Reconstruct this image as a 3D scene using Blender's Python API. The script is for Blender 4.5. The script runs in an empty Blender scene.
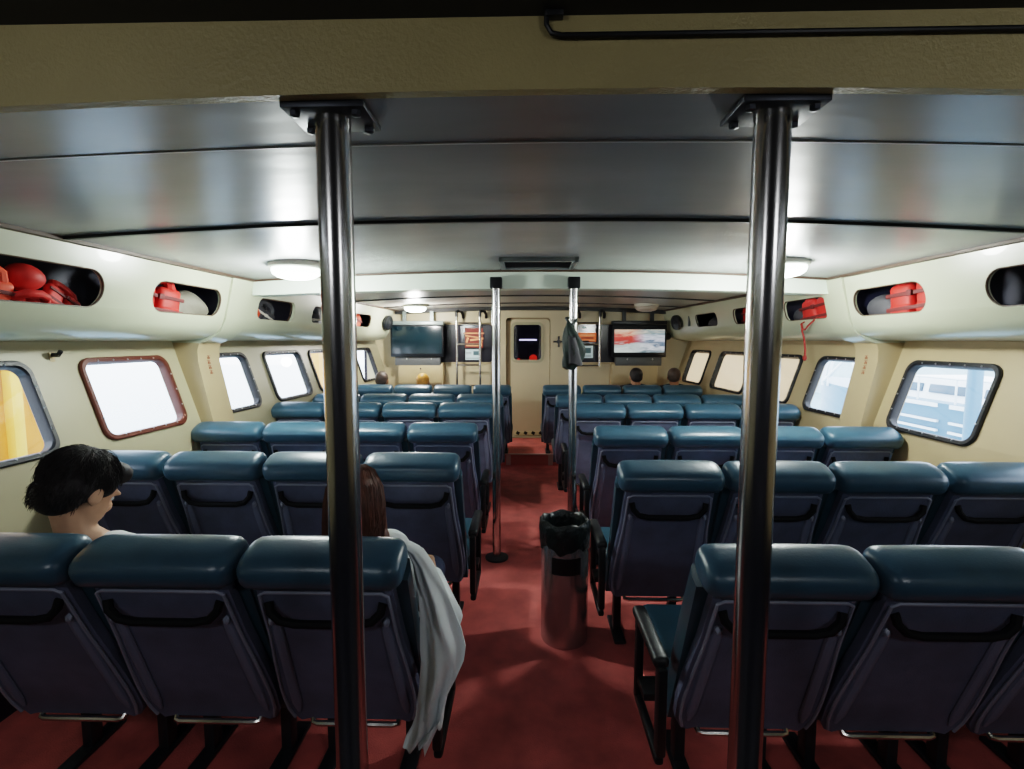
import bpy, bmesh, math, random
from mathutils import Vector, Matrix
random.seed(7)
C = bpy.context.scene.collection
R = math.radians
PI = math.pi

# ------------------------------------------------------------------ materials
def lin(h):
    h = h.lstrip('#')
    out = []
    for i in (0, 2, 4):
        c = int(h[i:i+2], 16) / 255
        out.append(c/12.92 if c <= .04045 else ((c+.055)/1.055)**2.4)
    return (*out, 1)

def mat(name, col, rough=.5, metal=0., var=0., vscale=8., bump=0., bscale=60., spec=.5, coat=0., emit=None, estr=0., stretch=None, sheen=0.):
    m = bpy.data.materials.new(name); m.use_nodes = True
    nt = m.node_tree; b = nt.nodes['Principled BSDF']
    col = lin(col) if isinstance(col, str) else col
    b.inputs['Base Color'].default_value = col
    b.inputs['Roughness'].default_value = rough
    b.inputs['Metallic'].default_value = metal
    b.inputs['Specular IOR Level'].default_value = spec
    b.inputs['Coat Weight'].default_value = coat
    b.inputs['Sheen Weight'].default_value = sheen
    if emit:
        b.inputs['Emission Color'].default_value = lin(emit); b.inputs['Emission Strength'].default_value = estr
    tc = nt.nodes.new('ShaderNodeTexCoord')
    src = tc.outputs['Object']
    if stretch:
        mp = nt.nodes.new('ShaderNodeMapping'); mp.inputs['Scale'].default_value = stretch
        nt.links.new(src, mp.inputs['Vector']); src = mp.outputs['Vector']
    if var:
        n = nt.nodes.new('ShaderNodeTexNoise'); n.inputs['Scale'].default_value = vscale; n.inputs['Detail'].default_value = 5
        nt.links.new(src, n.inputs['Vector'])
        r = nt.nodes.new('ShaderNodeValToRGB')
        r.color_ramp.elements[0].position = .3; r.color_ramp.elements[1].position = .7
        r.color_ramp.elements[0].color = (*[c*(1-var) for c in col[:3]], 1)
        r.color_ramp.elements[1].color = (*[min(1, c*(1+var)) for c in col[:3]], 1)
        nt.links.new(n.outputs['Fac'], r.inputs['Fac']); nt.links.new(r.outputs['Color'], b.inputs['Base Color'])
    if bump:
        n2 = nt.nodes.new('ShaderNodeTexNoise'); n2.inputs['Scale'].default_value = bscale; n2.inputs['Detail'].default_value = 3
        nt.links.new(src, n2.inputs['Vector'])
        bp = nt.nodes.new('ShaderNodeBump'); bp.inputs['Strength'].default_value = bump; bp.inputs['Distance'].default_value = .02
        nt.links.new(n2.outputs['Fac'], bp.inputs['Height']); nt.links.new(bp.outputs['Normal'], b.inputs['Normal'])
    return m

M = {}
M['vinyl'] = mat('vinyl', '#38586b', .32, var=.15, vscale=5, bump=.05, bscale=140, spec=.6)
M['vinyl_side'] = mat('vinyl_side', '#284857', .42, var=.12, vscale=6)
M['shell'] = mat('shell', '#626980', .5, var=.18, vscale=9, bump=.25, bscale=260, spec=.4)
M['shell_edge'] = mat('shell_edge', '#8a90a2', .4, spec=.5)
M['rib'] = mat('rib', '#747b91', .5, bump=.2, bscale=260)
M['black'] = mat('black', '#0d1015', .4)
M['rubber'] = mat('rubber', '#14161b', .45, bump=.1, bscale=90)
M['rubber_lit'] = mat('rubber_lit', '#5a2c20', .4)  # reddish brown puts the light on one black gasket into its colour
M['screw'] = mat('screw', '#b8b8b8', .3, metal=1)
M['steel'] = mat('steel', '#b9b6b2', .2, metal=1, bump=.02, bscale=40)
M['pole'] = mat('pole', '#c6c5c4', .2, metal=1, var=.12, vscale=3, stretch=(6, 6, .6))
M['dark_steel'] = mat('dark_steel', '#3a3d44', .45, metal=.7)
M['carpet'] = mat('carpet', '#cb6a64', .6, var=.22, vscale=6, bump=.25, bscale=180, spec=.35)
M['cream'] = mat('cream', '#a8a083', .42, var=.05, vscale=2.2, bump=.04, bscale=7)
M['cream_warm'] = mat('cream_warm', '#b3a07c', .45, var=.06, vscale=2.5, bump=.04, bscale=7)
M['locker'] = mat('locker', '#b7baa1', .3, var=.05, vscale=2, bump=.04, bscale=4, coat=.2)
M['ceiling'] = mat('ceiling', '#8f9091', .27, var=.13, vscale=1.3, bump=.28, bscale=1.5, spec=.6, stretch=(.7, 2.2, 1))
M['ceiling_far'] = mat('ceiling_far', '#a8a49c', .35, var=.1, vscale=2, bump=.1, bscale=3)
M['header'] = mat('header', '#a99c70', .5, var=.08, vscale=3, bump=.2, bscale=120)
M['header_dark'] = mat('header_dark', '#23242c', .6)
M['beam'] = mat('beam', '#dbe6d6', .35, var=.04, vscale=2)
M['batten'] = mat('batten', '#20201f', .5)
M['batten_brown'] = mat('batten_brown', '#4a382c', .5)
M['seam'] = mat('seam', '#c4c8c8', .3)
M['navy_dark'] = mat('navy_dark', '#12142a', .6)
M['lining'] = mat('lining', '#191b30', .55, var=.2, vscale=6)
M['lamp'] = mat('lamp', '#ffffff', .4, emit='#eefff4', estr=9)
M['lamp_off'] = mat('lamp_off', '#b7a89a', .35)
M['lamp_base'] = mat('lamp_base', '#c9c6b8', .4)
M['vent'] = mat('vent', '#24272b', .5)
M['vent_frame'] = mat('vent_frame', '#8f9492', .35, metal=.5)
M['tint'] = mat('tint', '#2a2931', .15, spec=.6)
M['tv_black'] = mat('tv_black', '#11151a', .35)
M['tv_off'] = mat('tv_off', '#0d2028', .12, spec=.7)
M['grey_plastic'] = mat('grey_plastic', '#55585a', .45)
M['silver_plastic'] = mat('silver_plastic', '#8a9693', .35, metal=.3)
M['skin'] = mat('skin', '#c89a7c', .5, var=.05, vscale=20)
M['skin_far'] = mat('skin_far', '#a87a5e', .5)
M['hair_black'] = mat('hair_black', '#1d1518', .62, var=.5, vscale=40, stretch=(1, 1, .25))
M['hair_brown'] = mat('hair_brown', '#5a3222', .55, var=.5, vscale=60, stretch=(1, 1, .15))
M['hair_blond'] = mat('hair_blond', '#c98a3e', .45, var=.3, vscale=40)
M['hair_grey'] = mat('hair_grey', '#453832', .5, var=.3, vscale=40)
M['white_cloth'] = mat('white_cloth', '#e6ecee', .75, var=.05, vscale=6, bump=.12, bscale=25, sheen=.2)
M['white_tee'] = mat('white_tee', '#dfe3e6', .75)
M['denim'] = mat('denim', '#2b3550', .8)
M['dark_cloth'] = mat('dark_cloth', '#26282e', .8)
M['red_foam'] = mat('red_foam', '#c3241a', .6, var=.15, vscale=7, bump=.2, bscale=12)
M['orange_foam'] = mat('orange_foam', '#d84420', .6, var=.15, vscale=7, bump=.2, bscale=12)
M['grey_foam'] = mat('grey_foam', '#6f6b60', .65, var=.15, vscale=7, bump=.2, bscale=12)
M['dark_foam'] = mat('dark_foam', '#3c3b40', .65, var=.2, vscale=7)
M['strap'] = mat('strap', '#5e1a18', .7)
M['strap_red'] = mat('strap_red', '#9a2a22', .7)
M['strap_white'] = mat('strap_white', '#cfc7bd', .7)
M['bag'] = mat('bag', '#1c2a26', .6, var=.5, vscale=14, bump=.2, bscale=20)
M['liner'] = mat('liner', '#101a1c', .3, bump=.6, bscale=28)
M['bin_steel'] = mat('bin_steel', '#c4c3c5', .27, metal=.9)
M['tape'] = mat('tape', '#c6a8a0', .5)
M['yellow'] = mat('yellow', '#d2c79b', .5)
M['poster'] = mat('poster', '#e0703a', .5, emit='#d2602c', estr=.25)
M['poster_red'] = mat('poster_red', '#8a2f22', .5)
M['poster_pale'] = mat('poster_pale', '#f0a474', .5, emit='#e79068', estr=.2)
M['notice'] = mat('notice', '#cfe3e6', .5, emit='#cfe3e6', estr=.15)
M['notice_dark'] = mat('notice_dark', '#53747c', .5)
M['red_ink'] = mat('red_ink', '#a5624a', .6)
M['boat_white'] = mat('boat_white', '#f1f5f6', .3)
M['boat_blue'] = mat('boat_blue', '#6f8aa3', .3)
M['boat_glass'] = mat('boat_glass', '#56697a', .15)
M['pier'] = mat('pier', '#c3d2d6', .8, var=.08, vscale=1)
M['shed'] = mat('shed', '#e8d0b0', .8, var=.05, vscale=.6)
M['gold_wall'] = mat('gold_wall', '#b07028', .6, var=.5, vscale=1.6, emit='#ffb648', estr=.1, stretch=(1, 1.4, .5))  # faint emission puts golden light into the wall
M['orange_wall'] = mat('orange_wall', '#e8a25c', .7)
M['water'] = mat('water', '#8ea6b0', .12, bump=.4, bscale=2.5)

M['arm'] = mat('arm', '#15181c', .45)
M['matte_black'] = mat('matte_black', '#090b10', .75, spec=.25)
M['bulkhead'] = mat('bulkhead', '#c6b898', .42, var=.05, vscale=2.5)
M['riser_lit'] = mat('riser_lit', '#c06a62', .55)
M['jamb_shaded'] = mat('jamb_shaded', '#8a7658', .5)  # cream darkened to paint in the shade of the door recess

def glass_mat(name, tint, fac):
    m = bpy.data.materials.new(name); m.use_nodes = True
    nt = m.node_tree; nt.nodes.clear()
    o = nt.nodes.new('ShaderNodeOutputMaterial'); mx = nt.nodes.new('ShaderNodeMixShader')
    t = nt.nodes.new('ShaderNodeBsdfTransparent'); g = nt.nodes.new('ShaderNodeBsdfGlossy')
    t.inputs['Color'].default_value = tint; g.inputs['Roughness'].default_value = .03
    mx.inputs['Fac'].default_value = fac
    nt.links.new(t.outputs[0], mx.inputs[1]); nt.links.new(g.outputs[0], mx.inputs[2]); nt.links.new(mx.outputs[0], o.inputs['Surface'])
    return m
M['glass'] = glass_mat('glass', (.95, .97, 1, 1), .05)
M['glass_smoke'] = glass_mat('glass_smoke', (.45, .42, .5, 1), .07)

def blind_mat():
    m = bpy.data.materials.new('blind'); m.use_nodes = True
    nt = m.node_tree; nt.nodes.clear()
    o = nt.nodes.new('ShaderNodeOutputMaterial'); mx = nt.nodes.new('ShaderNodeMixShader')
    t = nt.nodes.new('ShaderNodeBsdfTranslucent'); g = nt.nodes.new('ShaderNodeBsdfDiffuse')
    t.inputs['Color'].default_value = lin('#f2dcc0'); g.inputs['Color'].default_value = lin('#e2d2bc')
    mx.inputs['Fac'].default_value = .3
    nt.links.new(t.outputs[0], mx.inputs[1]); nt.links.new(g.outputs[0], mx.inputs[2]); nt.links.new(mx.outputs[0], o.inputs['Surface'])
    return m
M['blind'] = blind_mat()

def screen_mat():
    """abstract seascape shown on the lit television"""
    m = bpy.data.materials.new('tv_picture'); m.use_nodes = True
    nt = m.node_tree; b = nt.nodes['Principled BSDF']
    tc = nt.nodes.new('ShaderNodeTexCoord'); sp = nt.nodes.new('ShaderNodeSeparateXYZ')
    nt.links.new(tc.outputs['Generated'], sp.inputs[0])
    mp = nt.nodes.new('ShaderNodeMapping'); mp.inputs['Scale'].default_value = (2.2, 1, 5); mp.inputs['Rotation'].default_value = (0, R(20), 0)
    nt.links.new(tc.outputs['Generated'], mp.inputs['Vector'])
    n = nt.nodes.new('ShaderNodeTexNoise'); n.inputs['Scale'].default_value = 1.6; n.inputs['Detail'].default_value = 6; n.inputs['Distortion'].default_value = 1.2
    nt.links.new(mp.outputs[0], n.inputs['Vector'])
    ma = nt.nodes.new('ShaderNodeMath'); ma.operation = 'MULTIPLY_ADD'; ma.inputs[1].default_value = .5
    mz = nt.nodes.new('ShaderNodeMath'); mz.operation = 'MULTIPLY'; mz.inputs[1].default_value = .68
    nt.links.new(sp.outputs['Z'], mz.inputs[0])
    nt.links.new(n.outputs['Fac'], ma.inputs[0]); nt.links.new(mz.outputs[0], ma.inputs[2])
    mb = nt.nodes.new('ShaderNodeMath'); mb.operation = 'MULTIPLY_ADD'; mb.inputs[1].default_value = .04
    nt.links.new(sp.outputs['X'], mb.inputs[0]); nt.links.new(ma.outputs[0], mb.inputs[2])
    r1 = nt.nodes.new('ShaderNodeValToRGB'); r2 = nt.nodes.new('ShaderNodeValToRGB')
    def ramp(r, st):
        el = r.color_ramp.elements
        while len(el) < len(st): el.new(.5)
        for e, (p, c) in zip(el, st): e.position = p; e.color = lin(c)
    ramp(r1, [(.25, '#dfe8e4'), (.48, '#b9c6c4'), (.58, '#c43a30'), (.72, '#d8483c'), (.86, '#e9b79c'), (1.0, '#e8d2bb')])
    ramp(r2, [(.25, '#35606c'), (.45, '#e8ecf2'), (.58, '#4a6a86'), (.7, '#dfe4f0'), (.86, '#7f9aa0'), (1.0, '#dcd6c8')])
    nt.links.new(mb.outputs[0], r1.inputs[0]); nt.links.new(mb.outputs[0], r2.inputs[0])
    mr = nt.nodes.new('ShaderNodeMapRange'); mr.inputs['From Min'].default_value = .35; mr.inputs['From Max'].default_value = .62
    nt.links.new(sp.outputs['X'], mr.inputs['Value'])
    mx = nt.nodes.new('ShaderNodeMix'); mx.data_type = 'RGBA'
    nt.links.new(mr.outputs[0], mx.inputs['Factor']); nt.links.new(r1.outputs[0], mx.inputs[6]); nt.links.new(r2.outputs[0], mx.inputs[7])
    b.inputs['Base Color'].default_value = (.02, .02, .02, 1); b.inputs['Roughness'].default_value = .2
    nt.links.new(mx.outputs[2], b.inputs['Emission Color']); b.inputs['Emission Strength'].default_value = .6
    return m
M['tv_picture'] = screen_mat()

# ------------------------------------------------------------------ object helpers
def finish(name, bm, m, parent=None, smooth=35, mods=None):
    bmesh.ops.recalc_face_normals(bm, faces=bm.faces)
    me = bpy.data.meshes.new(name); bm.to_mesh(me); bm.free()
    for x in (m if isinstance(m, (list, tuple)) else [m]): me.materials.append(x)
    if smooth and len(me.polygons):
        me.polygons.foreach_set('use_smooth', [True]*len(me.polygons))
        me.set_sharp_from_angle(angle=R(smooth))
    o = bpy.data.objects.new(name, me); C.objects.link(o)
    if parent: o.parent = parent
    return o

def tag(o, label=None, cat=None, group=None, kind=None):
    if label: o['label'] = label
    if cat: o['category'] = cat
    if group: o['group'] = group
    if kind: o['kind'] = kind
    return o

def thing(name, label, cat, loc=(0, 0, 0), rz=0, group=None, kind=None):
    o = bpy.data.objects.new(name, None); C.objects.link(o)
    o.location = loc; o.rotation_euler = (0, 0, rz); o.empty_display_size = .1
    return tag(o, label, cat, group, kind)

def children(o): return [c for c in C.objects if c.parent == o]
def copy_tree(o, parent=None):
    c = o.copy(); C.objects.link(c); c.parent = parent
    for ch in children(o): copy_tree(ch, c)
    return c

def applied(o):
    """bake the object's modifiers into its mesh"""
    dg = bpy.context.evaluated_depsgraph_get(); dg.update()
    me = bpy.data.meshes.new_from_object(o.evaluated_get(dg))
    old = o.data; o.modifiers.clear(); o.data = me
    bpy.data.meshes.remove(old)
    return o

def shade(o, ang=35):
    me = o.data
    me.polygons.foreach_set('use_smooth', [True]*len(me.polygons)); me.set_sharp_from_angle(angle=R(ang)); return o

def cut(o, cutters):
    for c in cutters:
        md = o.modifiers.new('b', 'BOOLEAN'); md.operation = 'DIFFERENCE'; md.solver = 'EXACT'; md.object = c
    applied(o)
    for c in cutters:
        me = c.data; bpy.data.objects.remove(c); bpy.data.meshes.remove(me)
    return shade(o)

def shift(bm, v):
    bmesh.ops.translate(bm, verts=bm.verts, vec=v)

def rbox(bm, c, s, bev=0, seg=2, rot=None, mi=0):
    g = bmesh.ops.create_cube(bm, size=1)
    vs = g['verts']
    mt = Matrix.Diagonal((*s, 1))
    bmesh.ops.transform(bm, matrix=mt, verts=vs)
    fs = set(f for v in vs for f in v.link_faces)
    if bev:
        es = list(set(e for v in vs for e in v.link_edges))
        r = bmesh.ops.bevel(bm, geom=es, offset=bev, segments=seg, affect='EDGES', profile=.5, clamp_overlap=True)
        fs = set(f for f in r['faces']) | set(f for f in fs if f.is_valid)
        vs = list(set(v for f in fs for v in f.verts))
    mt = Matrix.Translation(c) @ (rot.to_4x4() if rot else Matrix())
    bmesh.ops.transform(bm, matrix=mt, verts=vs)
    for f in fs: f.material_index = mi
    return vs

def loft(bm, rings, closed=True, cap=True, mi=0):
    vr = [[bm.verts.new(p) for p in r] for r in rings]
    n = len(rings[0])
    for a, b in zip(vr, vr[1:]):
        for i in range(n if closed else n-1):
            j = (i+1) % n
            try:
                f = bm.faces.new((a[i], a[j], b[j], b[i])); f.material_index = mi
            except ValueError: pass
    if cap and closed:
        for r in (vr[0][::-1], vr[-1]):
            f = bm.faces.new(r); f.material_index = mi
    return vr

def tube(bm, pts, r, seg=10, mi=0, flat=1.0):
    pts = [Vector(p) for p in pts]
    rings = []
    up = None
    for i, p in enumerate(pts):
        d = (pts[min(i+1, len(pts)-1)] - pts[max(i-1, 0)]).normalized()
        if up is None:
            up = Vector((0, 0, 1)) if abs(d.z) < .9 else Vector((0, 1, 0))
        a = d.cross(up)
        if a.length < 1e-5: a = d.orthogonal()
        a.normalize(); b = a.cross(d).normalized(); up = b
        rr = r[i] if isinstance(r, (list, tuple)) else r
        rings.append([p + a*math.cos(2*PI*k/seg)*rr + b*math.sin(2*PI*k/seg)*rr*flat for k in range(seg)])
    loft(bm, rings, True, True, mi)

def lathe(bm, prof, seg=32, c=(0, 0, 0), cap=True, mi=0):
    rings = [[(c[0]+r*math.cos(2*PI*k/seg), c[1]+r*math.sin(2*PI*k/seg), c[2]+z) for k in range(seg)] for r, z in prof]
    loft(bm, rings, True, cap, mi)

class Blobs:
    """plain lists of ellipsoids that a voxel remesh later fuses into one surface"""
    def __init__(self): self.v = []; self.f = []
ICO = {}
def ico(sub):
    if sub not in ICO:
        b = bmesh.new(); bmesh.ops.create_icosphere(b, subdivisions=sub, radius=1); b.verts.index_update()
        ICO[sub] = ([v.co.copy() for v in b.verts], [tuple(v.index for v in f.verts) for f in b.faces]); b.free()
    return ICO[sub]
def ell(bm, c, r, sub=2, mi=0, rot=None):
    if isinstance(bm, Blobs):
        vs, fs = ico(sub); n0 = len(bm.v); c = Vector(c)
        for v in vs:
            p = Vector((v.x*r[0], v.y*r[1], v.z*r[2]))
            bm.v.append(c + (rot @ p if rot else p))
        bm.f.extend([(a+n0, b+n0, d+n0) for a, b, d in fs]); return
    g = bmesh.ops.create_icosphere(bm, subdivisions=sub, radius=1)
    mt = Matrix.Translation(c) @ (rot.to_4x4() if rot else Matrix()) @ Matrix.Diagonal((*r, 1))
    bmesh.ops.transform(bm, matrix=mt, verts=g['verts'])
    for v in g['verts']:
        for f in v.link_faces: f.material_index = mi

def rrect(w, h, r, n=6):
    """rounded rectangle outline, anticlockwise, centred"""
    out = []
    for cx, cy, a0 in ((w/2-r, h/2-r, 0), (-w/2+r, h/2-r, 90), (-w/2+r, -h/2+r, 180), (w/2-r, -h/2+r, 270)):
        for k in range(n+1):
            a = R(a0 + 90*k/n); out.append((cx+r*math.cos(a), cy+r*math.sin(a)))
    return out

# =================================================================== SETTING
def struct(o): return tag(o, kind='structure')
YB, Y1, YF = -1.3, 3.50, 7.40       # rear wall, web frame, forward bulkhead
def taper(Y): return 0 if Y <= Y1 else -.02 - .14*(Y-Y1)/(YF-Y1)
WP = [(2.30, 0), (2.30, 1.04), (2.44, 1.48), (2.475, 1.60), (2.50, 2.20)]
def wx(Y, Z):
    for (a, za), (b, zb) in zip(WP, WP[1:]):
        if za <= Z <= zb: return a+(b-a)*(Z-za)/(zb-za) + taper(Y)
    return WP[-1][0] + taper(Y)
def cz(x): return 2.10 - .065*(x/2.05)**2

# floor
bm = bmesh.new(); rbox(bm, (0, (.95+YF)/2, -.05), (5.0, YF-.95, .1)); struct(finish('floor', bm, M['carpet'], smooth=0))
bm = bmesh.new(); rbox(bm, (0, (.95+YB)/2, -.05), (5.0, .95-YB, .1)); struct(finish('floor_rear_dark', bm, M['navy_dark'], smooth=0))  # unseen rear floor, coloured dark so the poles mirror less red
for s, w in ((-1, 'left'), (1, 'right')):
    bm = bmesh.new(); loft(bm, [[(s*(x+(-.16 if Y > 5 else 0)), Y, z) for x, z in ((2.285, 0), (2.285, .5), (2.31, .52), (2.31, 0))] for Y in (YB, 3.4, YF)])
    struct(finish('wall_darkening_'+w, bm, M['navy_dark'], smooth=0))  # made-up strip, added only to darken the lower wall
bm = bmesh.new(); rbox(bm, (0, 6.85, .072), (4.3, 1.09, .144)); stp = struct(finish('floor_step', bm, M['carpet'], smooth=0))
bm = bmesh.new(); rbox(bm, (-.02, 6.29, .15), (.62, .035, .012)); finish('step_nosing', bm, M['tape'], stp)
bm = bmesh.new(); rbox(bm, (-.02, 6.302, .075), (.52, .006, .125)); finish('lit_riser_sheet', bm, M['riser_lit'], stp)  # added thin sheet; its lighter red paints light onto the step front
for sx in (-.29, .25):
    bm = bmesh.new(); rbox(bm, (sx, 6.30, .07), (.06, .008, .13)); finish('edge_strip', bm, M['tape'], stp)

# side walls
WINS = {-1: [(1.63, 2.30), (2.55, 3.20), (3.45, 4.06), (4.30, 4.98), (5.15, 5.97), (6.40, 7.04)],
        1: [(1.74, 2.40), (2.66, 3.31), (3.55, 4.22), (4.44, 5.10), (5.30, 6.14), (6.42, 7.10)]}
def wall_frame(s, Yc, Zc):
    """origin and axes (along, up, inward) of the wall plane at a window"""
    o = Vector((s*wx(Yc, Zc), Yc, Zc))
    e1 = (Vector((s*wx(Yc+.1, Zc), Yc+.1, Zc)) - Vector((s*wx(Yc-.1, Zc), Yc-.1, Zc))).normalized()
    e2 = (Vector((s*wx(Yc, Zc+.1), Yc, Zc+.1)) - Vector((s*wx(Yc, Zc-.1), Yc, Zc-.1))).normalized()
    n = e1.cross(e2).normalized()
    if n.x*s > 0: n = -n
    return o, e1, e2, n
def prism_on(bm, fr, outline, d0, d1, mi=0, org=Vector((0, 0, 0))):
    o, e1, e2, n = fr
    loft(bm, [[o + e1*u + e2*v + n*d - org for u, v in outline] for d in (d0, d1)], mi=mi)

def side_wall(s, name):
    bm = bmesh.new()
    rings = []
    for Y in (YB, Y1, Y1+.02, YF):
        t = taper(Y)
        inner = [(s*(x+t), Y, z) for x, z in WP]; outer = [(s*(x+t+.05), Y, z) for x, z in WP[::-1]]
        rings.append(inner+outer)
    loft(bm, rings)
    o = struct(finish(name, bm, M['cream'] if s < 0 else M['cream_warm']))
    zc = 1.283 if s < 0 else 1.252
    cutters = []
    for a, b in WINS[s]:
        fr = wall_frame(s, (a+b)/2, zc)
        cb = bmesh.new(); prism_on(cb, fr, rrect(b-a-.04, .43, .055), -.15, .12)
        cutters.append(finish('cutter', cb, M['black']))
    cut(o, cutters)
    return o
def window_n(n, s, i):
    a, b = WINS[s][i]; zc = 1.283 if s < 0 else 1.252
    fr = wall_frame(s, (a+b)/2, zc); org = fr[0]
    t = thing('window_%d' % n, None, None, tuple(org), kind='structure')
    bm = bmesh.new(); w, h = b-a, .47
    ro, ri = rrect(w, h, .075, 8), rrect(w-.062, h-.062, .055, 8)
    rings = []
    for out, d in ((ro, 0), (ro, .012), (rrect(w-.012, h-.012, .07, 8), .018), (rrect(w-.05, h-.05, .055, 8), .018), (ri, .008), (ri, -.035), (rrect(w-.03, h-.03, .06, 8), -.035)):
        rings.append([fr[1]*u + fr[2]*v + fr[3]*d for u, v in out])
    rings.append(rings[0]); loft(bm, rings, cap=False)
    for k in range(10):   # screw heads round the gasket
        u = (-.5+(k % 5+.5)/5)*(w-.14); v = (h/2-.02)*(1 if k < 5 else -1)
        ell(bm, fr[1]*u+fr[2]*v+fr[3]*.018, (.006, .006, .006), 1, 1)
    for k in range(6):
        u = (w/2-.02)*(1 if k < 3 else -1); v = (-.5+(k % 3+.5)/3)*(h-.16)
        ell(bm, fr[1]*u+fr[2]*v+fr[3]*.018, (.006, .006, .006), 1, 1)
    finish('window_frame', bm, [M['rubber_lit'] if (s < 0 and i == 1) else M['rubber'], M['screw']], t)
    bm = bmesh.new()
    loft(bm, [[fr[1]*u + fr[2]*v + fr[3]*d for u, v in rrect(w-.06, h-.06, .055, 8)] for d in (-.022, -.016)])
    finish('pane', bm, M['glass'], t)
    if s > 0 and i >= 3:
        bm = bmesh.new()
        loft(bm, [[fr[1]*u + fr[2]*v + fr[3]*d for u, v in rrect(w-.06, h-.06, .055, 8)] for d in (-.040, -.036)])
        tag(finish('blind', bm, M['blind'], t), 'beige blind drawn behind the pane')
side_wall(-1, 'wall_left'); side_wall(1, 'wall_right')
n = 1
for s in (-1, 1):
    for i in range(6): window_n(n, s, i); n += 1

# ceiling: cambered panels
def cambered(name, ya, yb, m, dz=0, th=.04, half=2.05):
    bm = bmesh.new(); xs = [-half + 2*half*k/28 for k in range(29)]
    ny = max(2, int((yb-ya)/.3))
    rings = []
    for k in range(ny+1):
        Y = ya+(yb-ya)*k/ny
        rings.append([(x, Y, cz(x)+dz) for x in xs] + [(x, Y, cz(x)+dz+th) for x in xs[::-1]])
    loft(bm, rings)
    return struct(finish(name, bm, m, smooth=30))
cambered('ceiling', 1.05, 3.6, M['ceiling']); cambered('ceiling_forward', 3.6, YF, M['ceiling_far'])
# raised ceiling over the viewer's end and its header
bm = bmesh.new(); rbox(bm, (0, (YB+1.03)/2, 2.262), (5.1, 1.03-YB, .06)); struct(finish('ceiling_rear', bm, M['header_dark'], smooth=0))
def strip_z(bm, ya, yb, zlo, zhi, half=2.2, n=28):
    xs = [-half+2*half*q/n for q in range(n+1)]
    loft(bm, [[(x, ya, zlo(x)) for x in xs]+[(x, ya, zhi(x)) for x in xs[::-1]], [(x, yb, zlo(x)) for x in xs]+[(x, yb, zhi(x)) for x in xs[::-1]]])
bm = bmesh.new(); strip_z(bm, 1.03, 1.055, lambda x: cz(x)-.004, lambda x: 2.26, 2.45); struct(finish('trim_1', bm, M['header']))
# main beam
bm = bmesh.new(); strip_z(bm, 3.585, 3.72, lambda x: 1.972-.045*(x/2.05)**2, lambda x: cz(x)+.01, 2.05); struct(finish('trim_2', bm, M['beam']))
# ceiling battens and seams
k = 3
for Y, w, h, mm in ((2.09, .022, .012, 'batten'), (1.30, .006, .003, 'seam'), (3.575, .02, .012, 'batten_brown'), (4.55, .03, .012, 'batten'), (5.5, .03, .012, 'batten'), (6.55, .03, .012, 'batten'), (7.33, .12, .05, 'batten')):
    bm = bmesh.new(); strip_z(bm, Y-w/2, Y+w/2, lambda x: cz(x)-h, lambda x: cz(x)+.004, 2.03 if Y < 6 else 1.98); struct(finish('trim_%d' % k, bm, M[mm])); k += 1
# brown batten where the ceiling meets the lockers
for s in (-1, 1):
    for ya, yb, xa, xb in ((1.06, 3.56, 2.03, 2.03), (3.74, 7.3, 2.04, 1.92)):
        bm = bmesh.new()
        loft(bm, [[(s*(x-.012), Y, cz(x)-.014), (s*(x+.014), Y, cz(x)-.018), (s*(x+.014), Y, cz(x)+.01), (s*(x-.012), Y, cz(x)+.01)] for x, Y in ((xa, ya), (xb, yb))])
        struct(finish('trim_%d' % k, bm, M['batten_brown'])); k += 1
# web frames (pillar + gusset) each side
for s in (-1, 1):
    inn = [(2.215, 0), (2.215, 1.04), (2.30, 1.46), (2.30, 1.54), (2.285, 1.585), (2.21, 1.61), (2.135, 1.665), (2.092, 1.75), (2.065, 1.86), (2.04, 1.95), (2.02, 2.06)]
    out = [(2.34, 0), (2.34, 1.04), (2.48, 1.46), (2.49, 1.54), (2.49, 1.59), (2.49, 1.63), (2.49, 1.68), (2.49, 1.75), (2.49, 1.86), (2.49, 1.95), (2.49, 2.12)]
    bm = bmesh.new()
    loft(bm, [[(s*a[0], ya, a[1]), (s*b[0], ya, b[1]), (s*b[0], yb, b[1]), (s*a[0], yb, a[1])] for a, b, ya, yb in [(a, b, 3.32 if s < 0 else 3.42, 3.56 if s < 0 else 3.65) for a, b in zip(inn, out)]])
    for f in bm.faces:
        if f.calc_center_median().z > 1.57: f.material_index = 1
    struct(finish('trim_%d' % k, bm, [M['cream_warm'], M['locker']])); k += 1
# unseen rear wall behind the viewer, added to keep outside light out
bm = bmesh.new(); rbox(bm, (0, YB-.03, 1.13), (5.1, .06, 2.3)); struct(finish('wall_light_block', bm, M['navy_dark'], smooth=0))

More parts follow.
